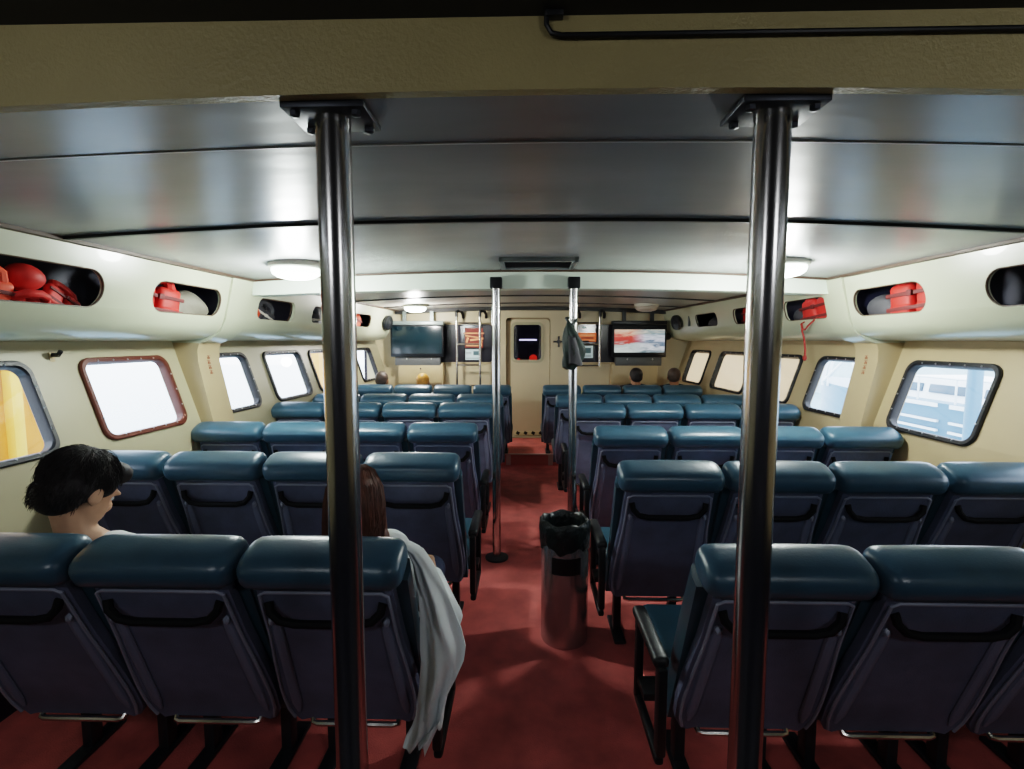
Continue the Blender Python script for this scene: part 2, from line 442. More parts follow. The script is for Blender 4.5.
# forward bulkhead
bm = bmesh.new(); rbox(bm, (0, YF+.03, 1.1), (4.9, .06, 2.2))
wf = struct(finish('wall_front', bm, M['bulkhead'], smooth=0))
BW = [(-1.03, 1.565, .98, .61), (1.02, 1.565, .98, .61)]     # wheelhouse windows: cx, cz, w, h
cs = []
for cx, czz, w, h in BW:
    cb = bmesh.new(); loft(cb, [[(cx+u, Y, czz+v) for u, v in rrect(w-.03, h-.03, .06)] for Y in (YF-.1, YF+.2)]); cs.append(finish('cutter', cb, M['black']))
cb = bmesh.new(); loft(cb, [[(-.035+u, Y, 1.045+v) for u, v in rrect(.66, 1.80, .05)] for Y in (YF-.1, YF+.2)]); cs.append(finish('cutter', cb, M['black']))
cut(wf, cs)
for q, (cx, czz, w, h) in enumerate(BW):
    t = thing('window_%d' % (13+q), None, None, (cx, YF, czz), kind='structure')
    bm = bmesh.new()
    rings = [[(u, Y, v) for u, v in o] for o, Y in ((rrect(w, h, .07), 0), (rrect(w, h, .07), -.01), (rrect(w-.05, h-.05, .05), -.01), (rrect(w-.05, h-.05, .05), .03), (rrect(w-.02, h-.02, .06), .03))]
    rings.append(rings[0]); loft(bm, rings, cap=False); finish('window_frame', bm, M['cream_warm'], t)
    bm = bmesh.new(); loft(bm, [[(u, Y, v) for u, v in rrect(w-.045, h-.045, .05)] for Y in (.015, .021)]); finish('pane', bm, M['tint'], t)
# door
t = thing('door_1', None, None, (-.005, YF+.03, .15), kind='structure')
bm = bmesh.new(); loft(bm, [[(u, Y, .89+v) for u, v in rrect(.58, 1.76, .06)] for Y in (-.015, .02)])
dp = finish('door_panel', bm, M['bulkhead'], t)
cb = bmesh.new(); loft(cb, [[(-.04+u+t.location.x, Y+YF, 1.58+v) for u, v in rrect(.42, .53, .05)] for Y in (-.1, .2)])
cut(dp, [finish('cutter', cb, M['black'])])
bm = bmesh.new()
rings = [[(-.04+u, Y, 1.43+v) for u, v in o] for o, Y in ((rrect(.49, .60, .08), -.014), (rrect(.49, .60, .08), -.026), (rrect(.41, .52, .05), -.026), (rrect(.41, .52, .05), .02), (rrect(.43, .54, .05), .02))]
rings.append(rings[0]); loft(bm, rings, cap=False); finish('window_frame', bm, M['cream'], t)
bm = bmesh.new(); loft(bm, [[(-.04+u, Y, 1.43+v) for u, v in rrect(.42, .53, .05)] for Y in (-.004, .002)]); finish('pane', bm, M['glass_smoke'], t)
bm = bmesh.new(); tube(bm, [(.40, -.09, 1.44), (.86, -.09, 1.445)], .012, 8); tube(bm, [(.42, -.03, 1.44), (.42, -.11, 1.44)], .03, 10)
tube(bm, [(.42, -.09, 1.36), (.42, -.09, 1.52)], .014, 8); tube(bm, [(.54, -.09, 1.44), (.54, -.09, 1.58)], .012, 8); tube(bm, [(.34, -.085, 1.44), (.42, -.09, 1.44)], .014, 8)
tube(bm, [(.84, -.09, 1.445), (.84, -.02, 1.445)], .014, 8)
tag(finish('door_latch', bm, M['dark_steel'], t), 'dark steel latch bar and crank beside the door')
bm = bmesh.new(); rbox(bm, (-.01, -.022, .07), (.44, .012, .055))
for q in range(4): rbox(bm, (-.18+.115*q, -.029, .07), (.05, .004, .045), rot=Matrix.Rotation(R(30), 3, 'Y'), mi=1)
finish('kick_strip', bm, [M['yellow'], M['black']], t)
bm = bmesh.new(); rbox(bm, (-.01, -.05, .012), (.6, .06, .022)); finish('sill', bm, M['cream'], t)

bm = bmesh.new(); rbox(bm, (-.33, .03, .9), (.09, .02, 1.85)); rbox(bm, (.295, .03, .9), (.03, .02, 1.85)); rbox(bm, (-.02, .03, 1.78), (.7, .02, .06)); finish('jamb_shaded', bm, M['jamb_shaded'], t, smooth=0)
# wheelhouse seen through the door pane
bm = bmesh.new(); rbox(bm, (0, 8.9, 1.1), (5.0, .05, 2.4)); rbox(bm, (-2.5, 8.2, 1.1), (.05, 1.4, 2.4)); rbox(bm, (2.5, 8.2, 1.1), (.05, 1.4, 2.4)); rbox(bm, (0, 8.2, 2.3), (5, 1.4, .05)); rbox(bm, (0, 8.2, -.05), (5, 1.4, .05))
struct(finish('wall_wheelhouse', bm, M['navy_dark'], smooth=0))
bm = bmesh.new(); tube(bm, [(-.18, 8.6, 1.62), (.12, 8.6, 1.62)], .012, 8)
tag(finish('tube_reflection', bm, mat('tube_glow', '#ffffff', .4, emit='#dfe8ff', estr=6)), 'short white glowing tube standing in for a reflection in the door pane', 'lamp')  # glowing tube added for a fluorescent reflection in the pane
for lx, lz, rr in ((.06, 1.30, .07), (-.19, 1.27, .035)):
    bm = bmesh.new(); ell(bm, (lx, 8.55, lz), (rr, rr*.6, rr), 2)
    tag(finish('red_glow_ball', bm, mat('red_glow', '#ff3a20', .4, emit='#ff3a1c', estr=1.6)), 'larger red ball standing in for outside lights low in the door pane' if rr > .05 else 'small red ball standing in for outside lights low at left of the door pane', 'lamp', 'red glowing balls behind the door pane')  # glowing balls added for the red glow of lights outside
bm = bmesh.new(); rbox(bm, (0, 8.55, .62), (1.6, .5, 1.16), .04)
tag(finish('console', bm, M['navy_dark']), 'dark steering console inside the wheelhouse behind the door pane', 'console')

# =================================================================== OVERHEAD LOCKERS
LP = [(2.035, 2.034), (2.05, 1.97), (2.075, 1.86), (2.10, 1.76), (2.125, 1.695), (2.17, 1.645), (2.25, 1.615), (2.36, 1.605), (2.47, 1.60)]
LPi = [(x+.022, z) for x, z in LP[:4]] + [(2.147, 1.71), (2.185, 1.668), (2.255, 1.637), (2.36, 1.627), (2.47, 1.622)]
def loff(Y): return 0 if Y < 3.6 else .035 - .135*(Y-3.6)/3.8
def oval(w, h, n=10):
    return rrect(w, h, min(w, h)/2-.001, n)
def locker(s, ya, yb, label, holes):
    bm = bmesh.new(); rings = []
    for Y in (ya, yb):
        d = loff(Y)
        f = lambda p: (s*min(p[0]+d, 2.475+taper(Y)-.004), Y, p[1])
        rings.append([f(p) for p in LP]+[f(p) for p in LPi[::-1]])
    loft(bm, rings)
    o = finish('overhead_locker', bm, M['locker'])
    cs = []
    for a, b, z0, z1, rr in holes:
        cb = bmesh.new(); yc = (a+b)/2
        loft(cb, [[(s*X, yc+u, (z0+z1)/2+v) for u, v in rrect(b-a, z1-z0, rr, 8)] for X in (1.85, 2.33)])
        cs.append(finish('cutter', cb, M['black']))
    cut(o, cs)
    tag(o, label, 'locker', 'moulded overhead lockers along the walls')
    # dark rolled lip round each opening
    for a, b, z0, z1, rr in holes:
        bm = bmesh.new(); yc = (a+b)/2; pts = []
        for u, v in rrect(b-a, z1-z0, rr, 8):
            z = (z0+z1)/2+v; Y = yc+u
            for (xa, za), (xb, zb) in zip(LP, LP[1:]):
                if zb <= z <= za: x = xa+(xb-xa)*(za-z)/(za-zb)
            pts.append((s*(x+loff(Y)+.006), Y, z))
        tube(bm, pts+[pts[0]], .006, 6); tag(finish('opening_lip', bm, M['batten_brown'], o), 'dark lip round the oval opening')
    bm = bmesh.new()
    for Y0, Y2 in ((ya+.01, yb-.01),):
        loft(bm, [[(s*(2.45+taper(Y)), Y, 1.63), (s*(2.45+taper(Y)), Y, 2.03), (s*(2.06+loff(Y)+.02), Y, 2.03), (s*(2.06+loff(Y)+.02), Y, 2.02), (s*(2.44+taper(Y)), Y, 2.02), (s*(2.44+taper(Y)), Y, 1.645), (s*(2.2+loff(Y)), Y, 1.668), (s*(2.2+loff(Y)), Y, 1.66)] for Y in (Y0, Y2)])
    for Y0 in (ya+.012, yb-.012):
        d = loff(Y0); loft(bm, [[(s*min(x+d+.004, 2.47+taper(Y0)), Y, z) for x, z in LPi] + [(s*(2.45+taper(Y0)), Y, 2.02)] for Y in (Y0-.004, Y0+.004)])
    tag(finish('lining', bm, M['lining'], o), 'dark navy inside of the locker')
    return o
near = {-1: [(1.20, 2.34, 1.755, 1.93, .0865), (2.65, 3.25, 1.76, 1.93, .08)], 1: [(1.24, 2.42, 1.755, 1.93, .0865), (2.77, 3.36, 1.76, 1.93, .08)]}
far = [(3.70, 4.26, 1.765, 1.925, .06), (4.60, 5.20, 1.77, 1.925, .06), (5.60, 6.22, 1.77, 1.92, .06)]
locker(-1, YB, 3.315, 'cream moulded overhead locker with long oval openings, left wall nearest the viewer', near[-1])
locker(1, YB, 3.415, 'cream moulded overhead locker with long oval openings, right wall nearest the viewer', near[1])
locker(-1, 3.57, 7.08, 'cream overhead locker with three small openings, left wall beyond the pillar', far)
locker(1, 3.66, 7.39, 'cream overhead locker with three small openings, right wall beyond the pillar', far)

# black oval loudspeakers and round ones near the bulkhead
def lface(Y, z):
    for (xa, za), (xb, zb) in zip(LP, LP[1:]):
        if zb <= z <= za: return xa+(xb-xa)*(za-z)/(za-zb)+loff(Y)
for s, w in ((-1, 'left'), (1, 'right')):
    t = thing('loudspeaker', 'black oval loudspeaker grille on the %s overhead locker, close to the front bulkhead' % w, 'speaker', (s*lface(6.85, 1.85), 6.85, 1.85), group='oval loudspeakers near the bulkhead')
    bm = bmesh.new()
    loft(bm, [[(-s*(d+.03+.13*.11*math.sin(a)), .19*math.cos(a)*k, .10*math.sin(a)*k) for a in [2*PI*q/24 for q in range(24)]] for d, k in ((-.02, 1), (.012, 1), (.018, .93), (.010, .86))])
    finish('grille', bm, M['black'], t)
    bm = bmesh.new(); loft(bm, [[(-s*(d+.03), .1*math.cos(a)*k, .05*math.sin(a)*k) for a in [2*PI*q/20 for q in range(20)]] for d, k in ((.008, 1), (.02, .5))])
    finish('cone', bm, M['dark_steel'], t)
    bm = bmesh.new(); ell(bm, (0, 0, 0), (.05, .05, .05), 2); ell(bm, (-s*.03, -.035, 0), (.025, .02, .025), 2, 1)
    o = finish('camera_dome', bm, [M['black'], M['tint']]); o.location = (s*2.0, 7.33, 1.665)
    tag(o, 'small round black camera dome below the %s end of the locker by the television' % w, 'camera', 'round black camera domes')
    bm = bmesh.new(); rbox(bm, (0, 0, 0), (.03, .03, .13), .008)
    if s > 0:
        o = finish('slot_cover', bm, M['grey_plastic']); o.location = (s*(lface(6.42, 1.85)-.008), 6.42, 1.85)
        tag(o, 'narrow grey slot cover between the last opening and the right loudspeaker', 'cover')

# =================================================================== LAMPS, VENT, POLES
def ceiling_lamp(x, y, label, lit):
    z = cz(x)
    t = thing('ceiling_lamp', label, 'lamp', (x, y, z), group='round ceiling lamps')
    bm = bmesh.new(); lathe(bm, [(.155, .004), (.155, -.025), (.14, -.032)], 32); finish('base', bm, M['lamp_base'], t)
    bm = bmesh.new(); lathe(bm, [(.138, -.03), (.14, -.045), (.132, -.065), (.105, -.082), (.06, -.092), (.01, -.095)], 32); finish('lamp_shade', bm, M['lamp' if lit else 'lamp_off'], t)
ceiling_lamp(-1.47, 3.03, 'lit round ceiling lamp nearest the viewer on the left side', True)
ceiling_lamp(1.43, 3.03, 'lit round ceiling lamp nearest the viewer, half behind the right pole', True)
ceiling_lamp(-1.50, 6.45, 'lit round ceiling lamp above the left television', True)
ceiling_lamp(1.47, 6.45, 'unlit round ceiling lamp above the right television', False)
t = thing('air_vent', 'dark rectangular air vent in a grey frame on the ceiling before the beam', 'vent', (0, 3.2, 2.1))
bm = bmesh.new()
for c, s_ in (((-.225, 0, -.012), (.03, .36, .03)), ((.225, 0, -.012), (.03, .36, .03)), ((0, .165, -.012), (.48, .03, .03)), ((0, -.165, -.012), (.48, .03, .03))): rbox(bm, c, s_, .005)
finish('frame', bm, M['vent_frame'], t)
bm = bmesh.new()
for q in range(9): rbox(bm, (0, -.14+.035*q, -.008), (.43, .028, .004), rot=Matrix.Rotation(R(35), 3, 'X'))
rbox(bm, (0, 0, -.001), (.44, .32, .003)); finish('louvre', bm, M['vent'], t)

def near_pole(x, label):
    t = thing('pole', label, 'pole', (x, 1.12, 0), group='stout steel poles nearest the viewer')
    zt = cz(x)
    bm = bmesh.new(); lathe(bm, [(.0375, .012), (.0375, zt-.012)], 40); finish('shaft', bm, M['pole'], t)
    bm = bmesh.new(); rbox(bm, (0, 0, zt-.009), (.175, .125, .014), .002)
    for sx in (-1, 1):
        for sy in (-1, 1): lathe(bm, [(.011, zt-.016), (.011, zt-.026), (.004, zt-.028)], 6, (sx*.065, sy*.042, 0))
    finish('top_plate', bm, M['dark_steel'], t)
    bm = bmesh.new(); rbox(bm, (0, 0, .006), (.16, .16, .012), .002); finish('base_plate', bm, M['dark_steel'], t)
near_pole(-.50, 'stout steel pole nearest the viewer, standing behind the left seats')
near_pole(.447, 'stout steel pole nearest the viewer, standing behind the right seats')
def far_pole(x, label):
    t = thing('aisle_pole', label, 'pole', (x, 3.55, 0), group='slim steel poles at the aisle')
    zt = 1.972
    bm = bmesh.new(); lathe(bm, [(.03, .01), (.03, zt+.06)], 32); finish('shaft', bm, M['pole'], t)
    bm = bmesh.new(); rbox(bm, (0, 0, zt+.035), (.085, .075, .08), .008); finish('top_bracket', bm, M['black'], t)
    bm = bmesh.new(); lathe(bm, [(.085, 0), (.085, .012), (.04, .02)], 24); finish('base_flange', bm, M['dark_steel'], t)
far_pole(-.285, 'slim steel pole on the left edge of the aisle'); far_pole(.262, 'slim steel pole on the right edge of the aisle, carrying the bag')

# conduit along the header
t = thing('conduit', 'thin dark cable conduit running along the top of the header at right', 'conduit', (-.06, 1.02, 2.19))
bm = bmesh.new(); tube(bm, [(.02, 0, .055), (.02, 0, .02), (.03, 0, .004), (.05, 0, 0), (1.0, 0, .0), (2.3, 0, .0)], .005, 8); finish('pipe', bm, M['black'], t)
bm = bmesh.new(); rbox(bm, (.035, .0, .045), (.035, .018, .025), .002); finish('clip', bm, M['black'], t)

# =================================================================== SEATS
SU = Vector((0, -.36, .933)); SN = Vector((0, .933, .36)); S0 = Vector((0, .27, .30))
def B(x, s, t): return S0 + SU*s + SN*t + Vector((x, 0, 0))
def hw(s):      # half width of the back shell along its height
    for (a, wa), (b, wb) in zip([(0, .205), (.04, .226), (.15, .232), (.3, .222), (.45, .207), (.7, .197)], [(.04, .226), (.15, .232), (.3, .222), (.45, .207), (.7, .197), (1, .19)]):
        if a <= s <= b: return wa+(wb-wa)*(s-a)/(b-a)
def seat_parts(root, lift=0., arm=0):
    # rear shell
    bm = bmesh.new(); rings = []
    for q in range(15):
        s_ = .67*q/14; w = hw(s_)
        rings.append([B(-w+.02, s_, -.006), B(-w+.045, s_, .0), B(w-.045, s_, .0), B(w-.02, s_, -.006), B(w, s_, .004), B(w, s_, .035), B(-w, s_, .035), B(-w, s_, .004)])
    loft(bm, rings)
    sh = finish('back_shell', bm, M['shell'], root)
    for sx in (-1, 1):   # pressed ribs
        bm = bmesh.new(); tube(bm, [B(sx*(.165+.02*(1-q/9)), .05+.47*q/9, -.004) for q in range(10)], [.006]+[.017]*8+[.012], 10, flat=.6); finish('rib', bm, M['rib'], sh)
    bm = bmesh.new()
    pts = [B(-hw(.02+.61*q/12)+.012, .02+.61*q/12, -.007) for q in range(13)]
    pts += [B(-hw(.63)+.03, .642, -.007), B(hw(.63)-.03, .642, -.007)] + [B(-p.x, 0, 0)*0 + Vector((-p.x, p.y, p.z)) for p in pts[::-1]]
    tube(bm, pts, .0055, 6); tag(finish('piping', bm, M['shell_edge'], sh), 'pale grey edging of the shell')
    # strap handle under the headrest
    bm = bmesh.new(); tube(bm, [B(-.168, .60, -.004), B(-.162, .575, -.02), B(-.135, .548, -.03), B(-.09, .54, -.034), B(.09, .54, -.034), B(.135, .548, -.03), B(.162, .575, -.02), B(.168, .60, -.004)], .013, 8)
    for sx in (-1, 1): ell(bm, B(sx*.172, .525, -.012), (.011, .011, .016), 1, 1)
    finish('grab_handle', bm, [M['matte_black'], M['shell_edge']], root)
    # headrest roll
    bm = bmesh.new(); rings = []
    xs = [-.231, -.228, -.220, -.205, -.18, -.1, 0, .1, .18, .205, .220, .228, .231]
    for x in xs:
        e = max(0, (abs(x)-.19)/.041); k = .52+.48*math.sqrt(max(0, 1-e*e))
        ring = []
        for q in range(24):
            a = 2*PI*q/24; ca, sa = math.cos(a), math.sin(a)
            u = math.copysign(abs(ca)**.72, ca)*.082*k; v = math.copysign(abs(sa)**.72, sa)*.055*k
            ring.append(B(x, (.715+v)-.004*(x/.2375)**2, .045+u))
        rings.append(ring)
    loft(bm, rings); finish('headrest', bm, M['vinyl'], root, smooth=60)
    # front cushion of the back
    bm = bmesh.new(); rings = []
    for q in range(15):
        s_ = -.01 + .66*q/14; w = .236
        d = .125 + .012*math.sin(PI*q/14)
        rings.append([B(-w, s_, .038), B(-w-.001, s_, .08), B(-w+.012, s_, d), B(-w+.05, s_, d+.015), B(-.12, s_, d), B(.12, s_, d), B(w-.05, s_, d+.015), B(w-.012, s_, d), B(w+.001, s_, .08), B(w, s_, .038)])
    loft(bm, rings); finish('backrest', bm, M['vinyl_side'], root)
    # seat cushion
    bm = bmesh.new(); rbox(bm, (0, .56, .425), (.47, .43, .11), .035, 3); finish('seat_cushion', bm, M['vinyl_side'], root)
    bm = bmesh.new(); rbox(bm, (0, .53, .345), (.44, .42, .05), .01); finish('seat_frame', bm, M['dark_steel'], root)
    # chrome bar at the foot of the back
    bm = bmesh.new(); tube(bm, [B(-.15, .0, .012), B(-.145, -.008, -.008), B(-.13, -.008, -.012), B(.13, -.008, -.012), B(.145, -.008, -.008), B(.15, .0, .012)], .010, 8); tag(finish('cross_bar', bm, M['steel'], root), 'chrome bar below the back')
    for sx in (-1, 1):
        bm = bmesh.new(); rbox(bm, (sx*.15, .46, (lift+.335)/2), (.04, .055, .335-lift), .006); rbox(bm, (sx*.15, .46, lift+.01), (.06, .26, .02), .006); finish('leg', bm, M['dark_steel'], root)
    if arm: arm_part(root, arm)
def arm_part(root, s, off=.30):
    x = s*off
    bm = bmesh.new()
    rbox(bm, (x, .17, .445), (.03, .05, .31), .01); rbox(bm, (x, .47, .42), (.03, .035, .34), .01); rbox(bm, (x, .32, .262), (.03, .31, .03), .01)
    rbox(bm, (s*(off/2+.1), .40, .345), (off-.18, .10, .03), .005)
    a = finish('armrest', bm, M['black'], root)
    bm = bmesh.new(); rbox(bm, (x, .33, .605), (.05, .33, .04), .016, 3); finish('arm_pad', bm, M['arm'], a)

PROTO = {}
def seat_at(x, y, arm, lift, label, group):
    key = lift
    if key not in PROTO:
        r = thing('passenger_seat', label, 'seat'); seat_parts(r, lift); PROTO[key] = r
    else:
        r = copy_tree(PROTO[key])
    r.location = (x, y, 0)
    r.scale = (1.01, 1, .972 if x < 0 else .965) if y < 1.5 else (1, 1, 1.006 if y < 3.5 else 1.02)
    r['label'] = label; r['category'] = 'seat'; r['group'] = group
    return r, arm
PITCH = .485
# aisle-side edge x and y of the back top for each row, nearest first
LEFT = [(-.422, 1.335), (-.385, 2.31), (-.385, 3.22), (-.348, 4.19), (-.288, 4.90), (-.235, 5.97)]
RIGHT = [(.415, 1.33), (.335, 2.18), (.355, 3.12), (.30, 4.18), (.217, 4.91), (.125, 5.98)]
ORD = ['nearest', 'second', 'third', 'fourth', 'fifth', 'farthest']
PLACE = ['aisle seat', 'second seat from the aisle', 'third seat from the aisle', 'seat against the wall']
arms = []; lids = []
for s, rows, side in ((-1, LEFT, 'left'), (1, RIGHT, 'right')):
    for i, (x0, y0) in enumerate(rows):
        for j in range(4):
            if i == 0 and j == 3: continue        # outside the frame
            extra = {(-1, 0, 0): ', woman seated', (-1, 0, 2): ', man seated'}.get((s, i, j), '')
            lab = 'blue vinyl passenger %s, %s row %s of the aisle%s' % (PLACE[j], ORD[i], side, extra)
            r, _ = seat_at(x0+s*PITCH*(j+.5), y0, 0, .15 if i == 5 else 0., lab, 'blue passenger seats %s of the aisle' % side)
            if j == 0 and i < 4: arms.append((r, -s, (.30, .28, .258, .256, .256, .256)[i]))
for r, sx, off in arms: arm_part(r, sx, off)

# =================================================================== LITTER BIN
t = thing('litter_bin', 'round steel litter bin with black liner standing in the aisle', 'bin', (.135, 2.58, 0))
bm = bmesh.new(); lathe(bm, [(.10, .0), (.122, .0), (.125, .008), (.125, .63), (.122, .64), (.118, .64), (.118, .02), (.10, .02)], 48); finish('body', bm, M['bin_steel'], t)
bm = bmesh.new()
arc = [R(-90+a) for a in range(-36, 37, 6)]
loft(bm, [[(r*math.cos(a), r*math.sin(a), z) for a in arc for r in (.1262,)] + [(.120*math.cos(a), .120*math.sin(a), z) for a in arc[::-1]] for z in (.40, .49)])
tag(finish('slot', bm, M['black'], t), 'dark slot in the front of the bin')
bm = bmesh.new(); rings = []
for k2, (rr, z) in enumerate([(.128, .52), (.131, .57), (.133, .62), (.131, .65), (.122, .662), (.112, .655), (.108, .62), (.105, .5), (.10, .30)]):
    rings.append([((rr+(.006 if k2 < 6 else .003)*math.sin(7*a+k2)*math.sin(3*a+.7*k2))*math.cos(a), (rr+(.006 if k2 < 6 else .003)*math.sin(7*a+k2)*math.sin(3*a+.7*k2))*math.sin(a), z+(.014*math.sin(5*a+1)+.008*math.sin(11*a) if k2 == 0 else .006*math.sin(6*a+k2))) for a in [2*PI*q/48 for q in range(48)]])
loft(bm, rings, cap=False)
c0 = bm.verts.new((0, 0, .28)); bm.verts.ensure_lookup_table()
last = [v for v in bm.verts][-49:-1]
for q in range(48): bm.faces.new((last[q], last[(q+1) % 48], c0))
tag(finish('liner', bm, M['liner'], t, smooth=60), 'black plastic bag folded over the rim')

# =================================================================== BAG ON THE POLE
t = thing('bag', 'dark green drawstring bag hanging from the right aisle pole', 'bag', (.245, 3.475, 1.41))
bm = bmesh.new(); rings = []
for q in range(15):
    v = q/14; z = .32*v
    w = .072*math.sin(PI*min(1, (.10+v*.95)))**.6*(1-.35*v) + .012
    dpt = .04*math.sin(PI*min(1, .12+v*.9))**.6+.008
    rings.append([((w*(1+.14*math.sin(3*a+6*v)+.06*math.sin(7*a+9*v)))*math.cos(a)+.02*math.sin(4*v)-.01, dpt*math.sin(a)*(1+.2*math.sin(5*a+8*v)), z+.012*math.sin(2*a+1)*(1-v)) for a in [2*PI*k2/28 for k2 in range(28)]])
loft(bm, rings); finish('pouch', bm, M['bag'], t, smooth=60)
bm = bmesh.new(); tube(bm, [(.0, .0, .30), (-.03, .02, .33), (-.038, .075, .35), (-.03, .12, .355), (.03, .12, .355), (.038, .075, .35), (.03, .02, .33), (.0, .0, .30)], .008, 8); finish('strap', bm, M['bag'], t)
bm = bmesh.new(); rings = []
for q in range(8):
    v = q/7
    rings.append([(.048*math.cos(a)*(1-.5*v)+.025-.03*v, -.038+.014*math.sin(a)-.004*v, .03+.19*v+.01*math.sin(a*2)) for a in [2*PI*k2/16 for k2 in range(16)]])
loft(bm, rings); tag(finish('pocket', bm, M['dark_foam'], t, smooth=60), 'grey front pocket')

# =================================================================== TELEVISIONS, BOXES, LADDERS, NOTICES
def television(cx, label, on, group):
    zb = 1.40
    t = thing('television', label, 'television', (cx, 7.16, 0), group=group)
    w, h = .77, .46
    bm = bmesh.new()
    zc = 1.60
    rbox(bm, (0, .02, zc), (w, .05, h), .012)
    finish('case', bm, M['tv_black'], t)
    bm = bmesh.new()
    if on: rbox(bm, (0, -.008, zc+.0), (w-.06, .004, .325))
    else: rbox(bm, (0, -.008, zc+.015), (w-.05, .004, h-.07))
    tag(finish('screen', bm, M['tv_picture'] if on else M['tv_off'], t, smooth=0), 'lit screen showing a red and white picture' if on else 'dark glossy screen')
    bm = bmesh.new()
    rbox(bm, (0, .07, zc-.29), (.66, .08, .13), .006); ell(bm, (-.16, .028, zc-.26), (.012, .006, .016), 1, 1); ell(bm, (.2, .028, zc-.26), (.012, .006, .016), 1, 1)
    finish('lower_bracket', bm, [M['grey_plastic'], M['screw']], t)
    bm = bmesh.new()
    rbox(bm, (0, .06, zc+.26), (w, .14, .055), .004)
    for sx in (-.2, .2): rbox(bm, (sx, .12, zc+.34), (.05, .05, .18))
    finish('top_bracket', bm, M['tv_black'] if on else M['silver_plastic'], t)
    bm = bmesh.new(); rbox(bm, (0, .16, zc-.1), (.3, .16, .3)); finish('wall_mount', bm, M['dark_steel'], t)
television(-1.64, 'switched-off wide television on the left of the front bulkhead', False, 'wide televisions on the bulkhead')
television(1.55, 'lit television showing a red and white picture on the right bulkhead', True, 'wide televisions on the bulkhead')
for cx, w in ((-1.60, 'left'), (1.50, 'right')):
    t = thing('wall_box', 'beige box cabinet on the bulkhead under the %s television' % w, 'cabinet', (cx, 7.4, 1.0), group='beige cabinets under the televisions')
    bm = bmesh.new(); rbox(bm, (0, -.10, .12), (.66, .2, .3), .012); finish('case', bm, M['cream_warm'], t)
    bm = bmesh.new(); rbox(bm, (0, -.203, .12), (.62, .012, .26), .006); d = finish('door', bm, M['cream_warm'], t)
    bm = bmesh.new(); ell(bm, (0, -.214, .20), (.012, .01, .012), 1); finish('lock', bm, M['dark_steel'], d)

def ladder(cx, wd, z0, z1, rungs, label, hook=True):
    t = thing('ladder', label, 'ladder', (cx, 7.24, 0), group='hanging steel ladders')
    for sx in (-1, 1):
        bm = bmesh.new(); tube(bm, [(sx*wd/2, 0, z0), (sx*wd/2, 0, z1)], .017, 12); finish('rail', bm, M['steel'], t)
        bm = bmesh.new(); tube(bm, [(sx*wd/2, 0, z1-.02), (sx*wd/2, 0, z1+.04), (sx*wd/2+.02, .03, z1+.065), (sx*wd/2+.06, .08, z1+.06), (sx*wd/2+.08, .12, z1+.02), (sx*wd/2+.08, .155, z1-.03)], .022, 10); finish('hook', bm, M['black'], t)
    for z in rungs:
        bm = bmesh.new(); tube(bm, [(-wd/2, 0, z), (wd/2, 0, z)], .012, 10); finish('rung', bm, M['steel'], t)
ladder(-.905, .34, .72, 1.97, (1.86, 1.555, 1.25, .95), 'steel hanging ladder with three rungs in view, left of the door')
ladder(.82, .36, 1.235, 1.97, (1.86, 1.555, 1.245), 'short steel hanging ladder right of the door, half behind the bag')

def flat(name, label, cat, cx, czz, w, h, m, marks, group=None):
    t = thing(name, label, cat, (cx, 7.395, czz), group=group)
    bm = bmesh.new(); rbox(bm, (0, .012, 0), (w, .004, h)); finish('sheet', bm, m, t, smooth=0)
    bm = bmesh.new()
    for u, v, a, b, rot, mi in marks: rbox(bm, (u, .008, v), (a, .004, b), mi=mi, rot=Matrix.Rotation(R(rot), 3, 'Y'))
    finish('print', bm, [M['poster_pale'], M['poster_red'], M['notice_dark']], t, smooth=0)
flat('poster', 'orange and red poster behind the left ladder on the dark window', 'poster', -.84, 1.645, .27, .29, M['poster_red'],
     [(0, .12, .20, .03, 0, 1), (.0, .07, .30, .02, 0, 0), (-.03, .02, .20, .018, 8, 0), (.04, -.02, .20, .03, -8, 0), (-.1, -.03, .03, .08, 20, 0), (.1, -.03, .03, .08, -20, 0), (0, -.10, .24, .045, 0, 0)], 'posters on the wheelhouse windows')
flat('notice', 'pale blue notice below the poster behind the left ladder', 'notice', -.86, 1.40, .22, .16, M['notice'],
     [(.05, .02, .08, .06, 0, 2), (0, -.055, .2, .008, 0, 2), (-.06, .03, .08, .006, 0, 2), (-.06, .01, .08, .006, 0, 2)], 'notices on the wheelhouse windows')
flat('poster', 'orange and white poster right of the hanging bag on the dark window', 'poster', .84, 1.655, .26, .13, M['poster'],
     [(0, .03, .22, .03, 0, 0), (0, -.01, .18, .02, 0, 1), (0, -.045, .22, .016, 0, 0)], 'posters on the wheelhouse windows')
flat('notice', 'pale notice right of the hanging bag below the orange poster', 'notice', .85, 1.44, .15, .18, M['notice'],
     [(0, .02, .09, .08, 0, 2), (0, -.05, .1, .008, 0, 2), (0, -.07, .1, .008, 0, 2)], 'notices on the wheelhouse windows')
# pale, faintly glowing bead put in as a spot lamp's glint at the top of the right window
bm = bmesh.new(); ell(bm, (.79, 7.38, 1.80), (.035, .012, .015), 2); tag(finish('lamp_glint', bm, M['notice']), 'tiny pale lamp glint modelled at the top of the right bulkhead window', 'lamp')

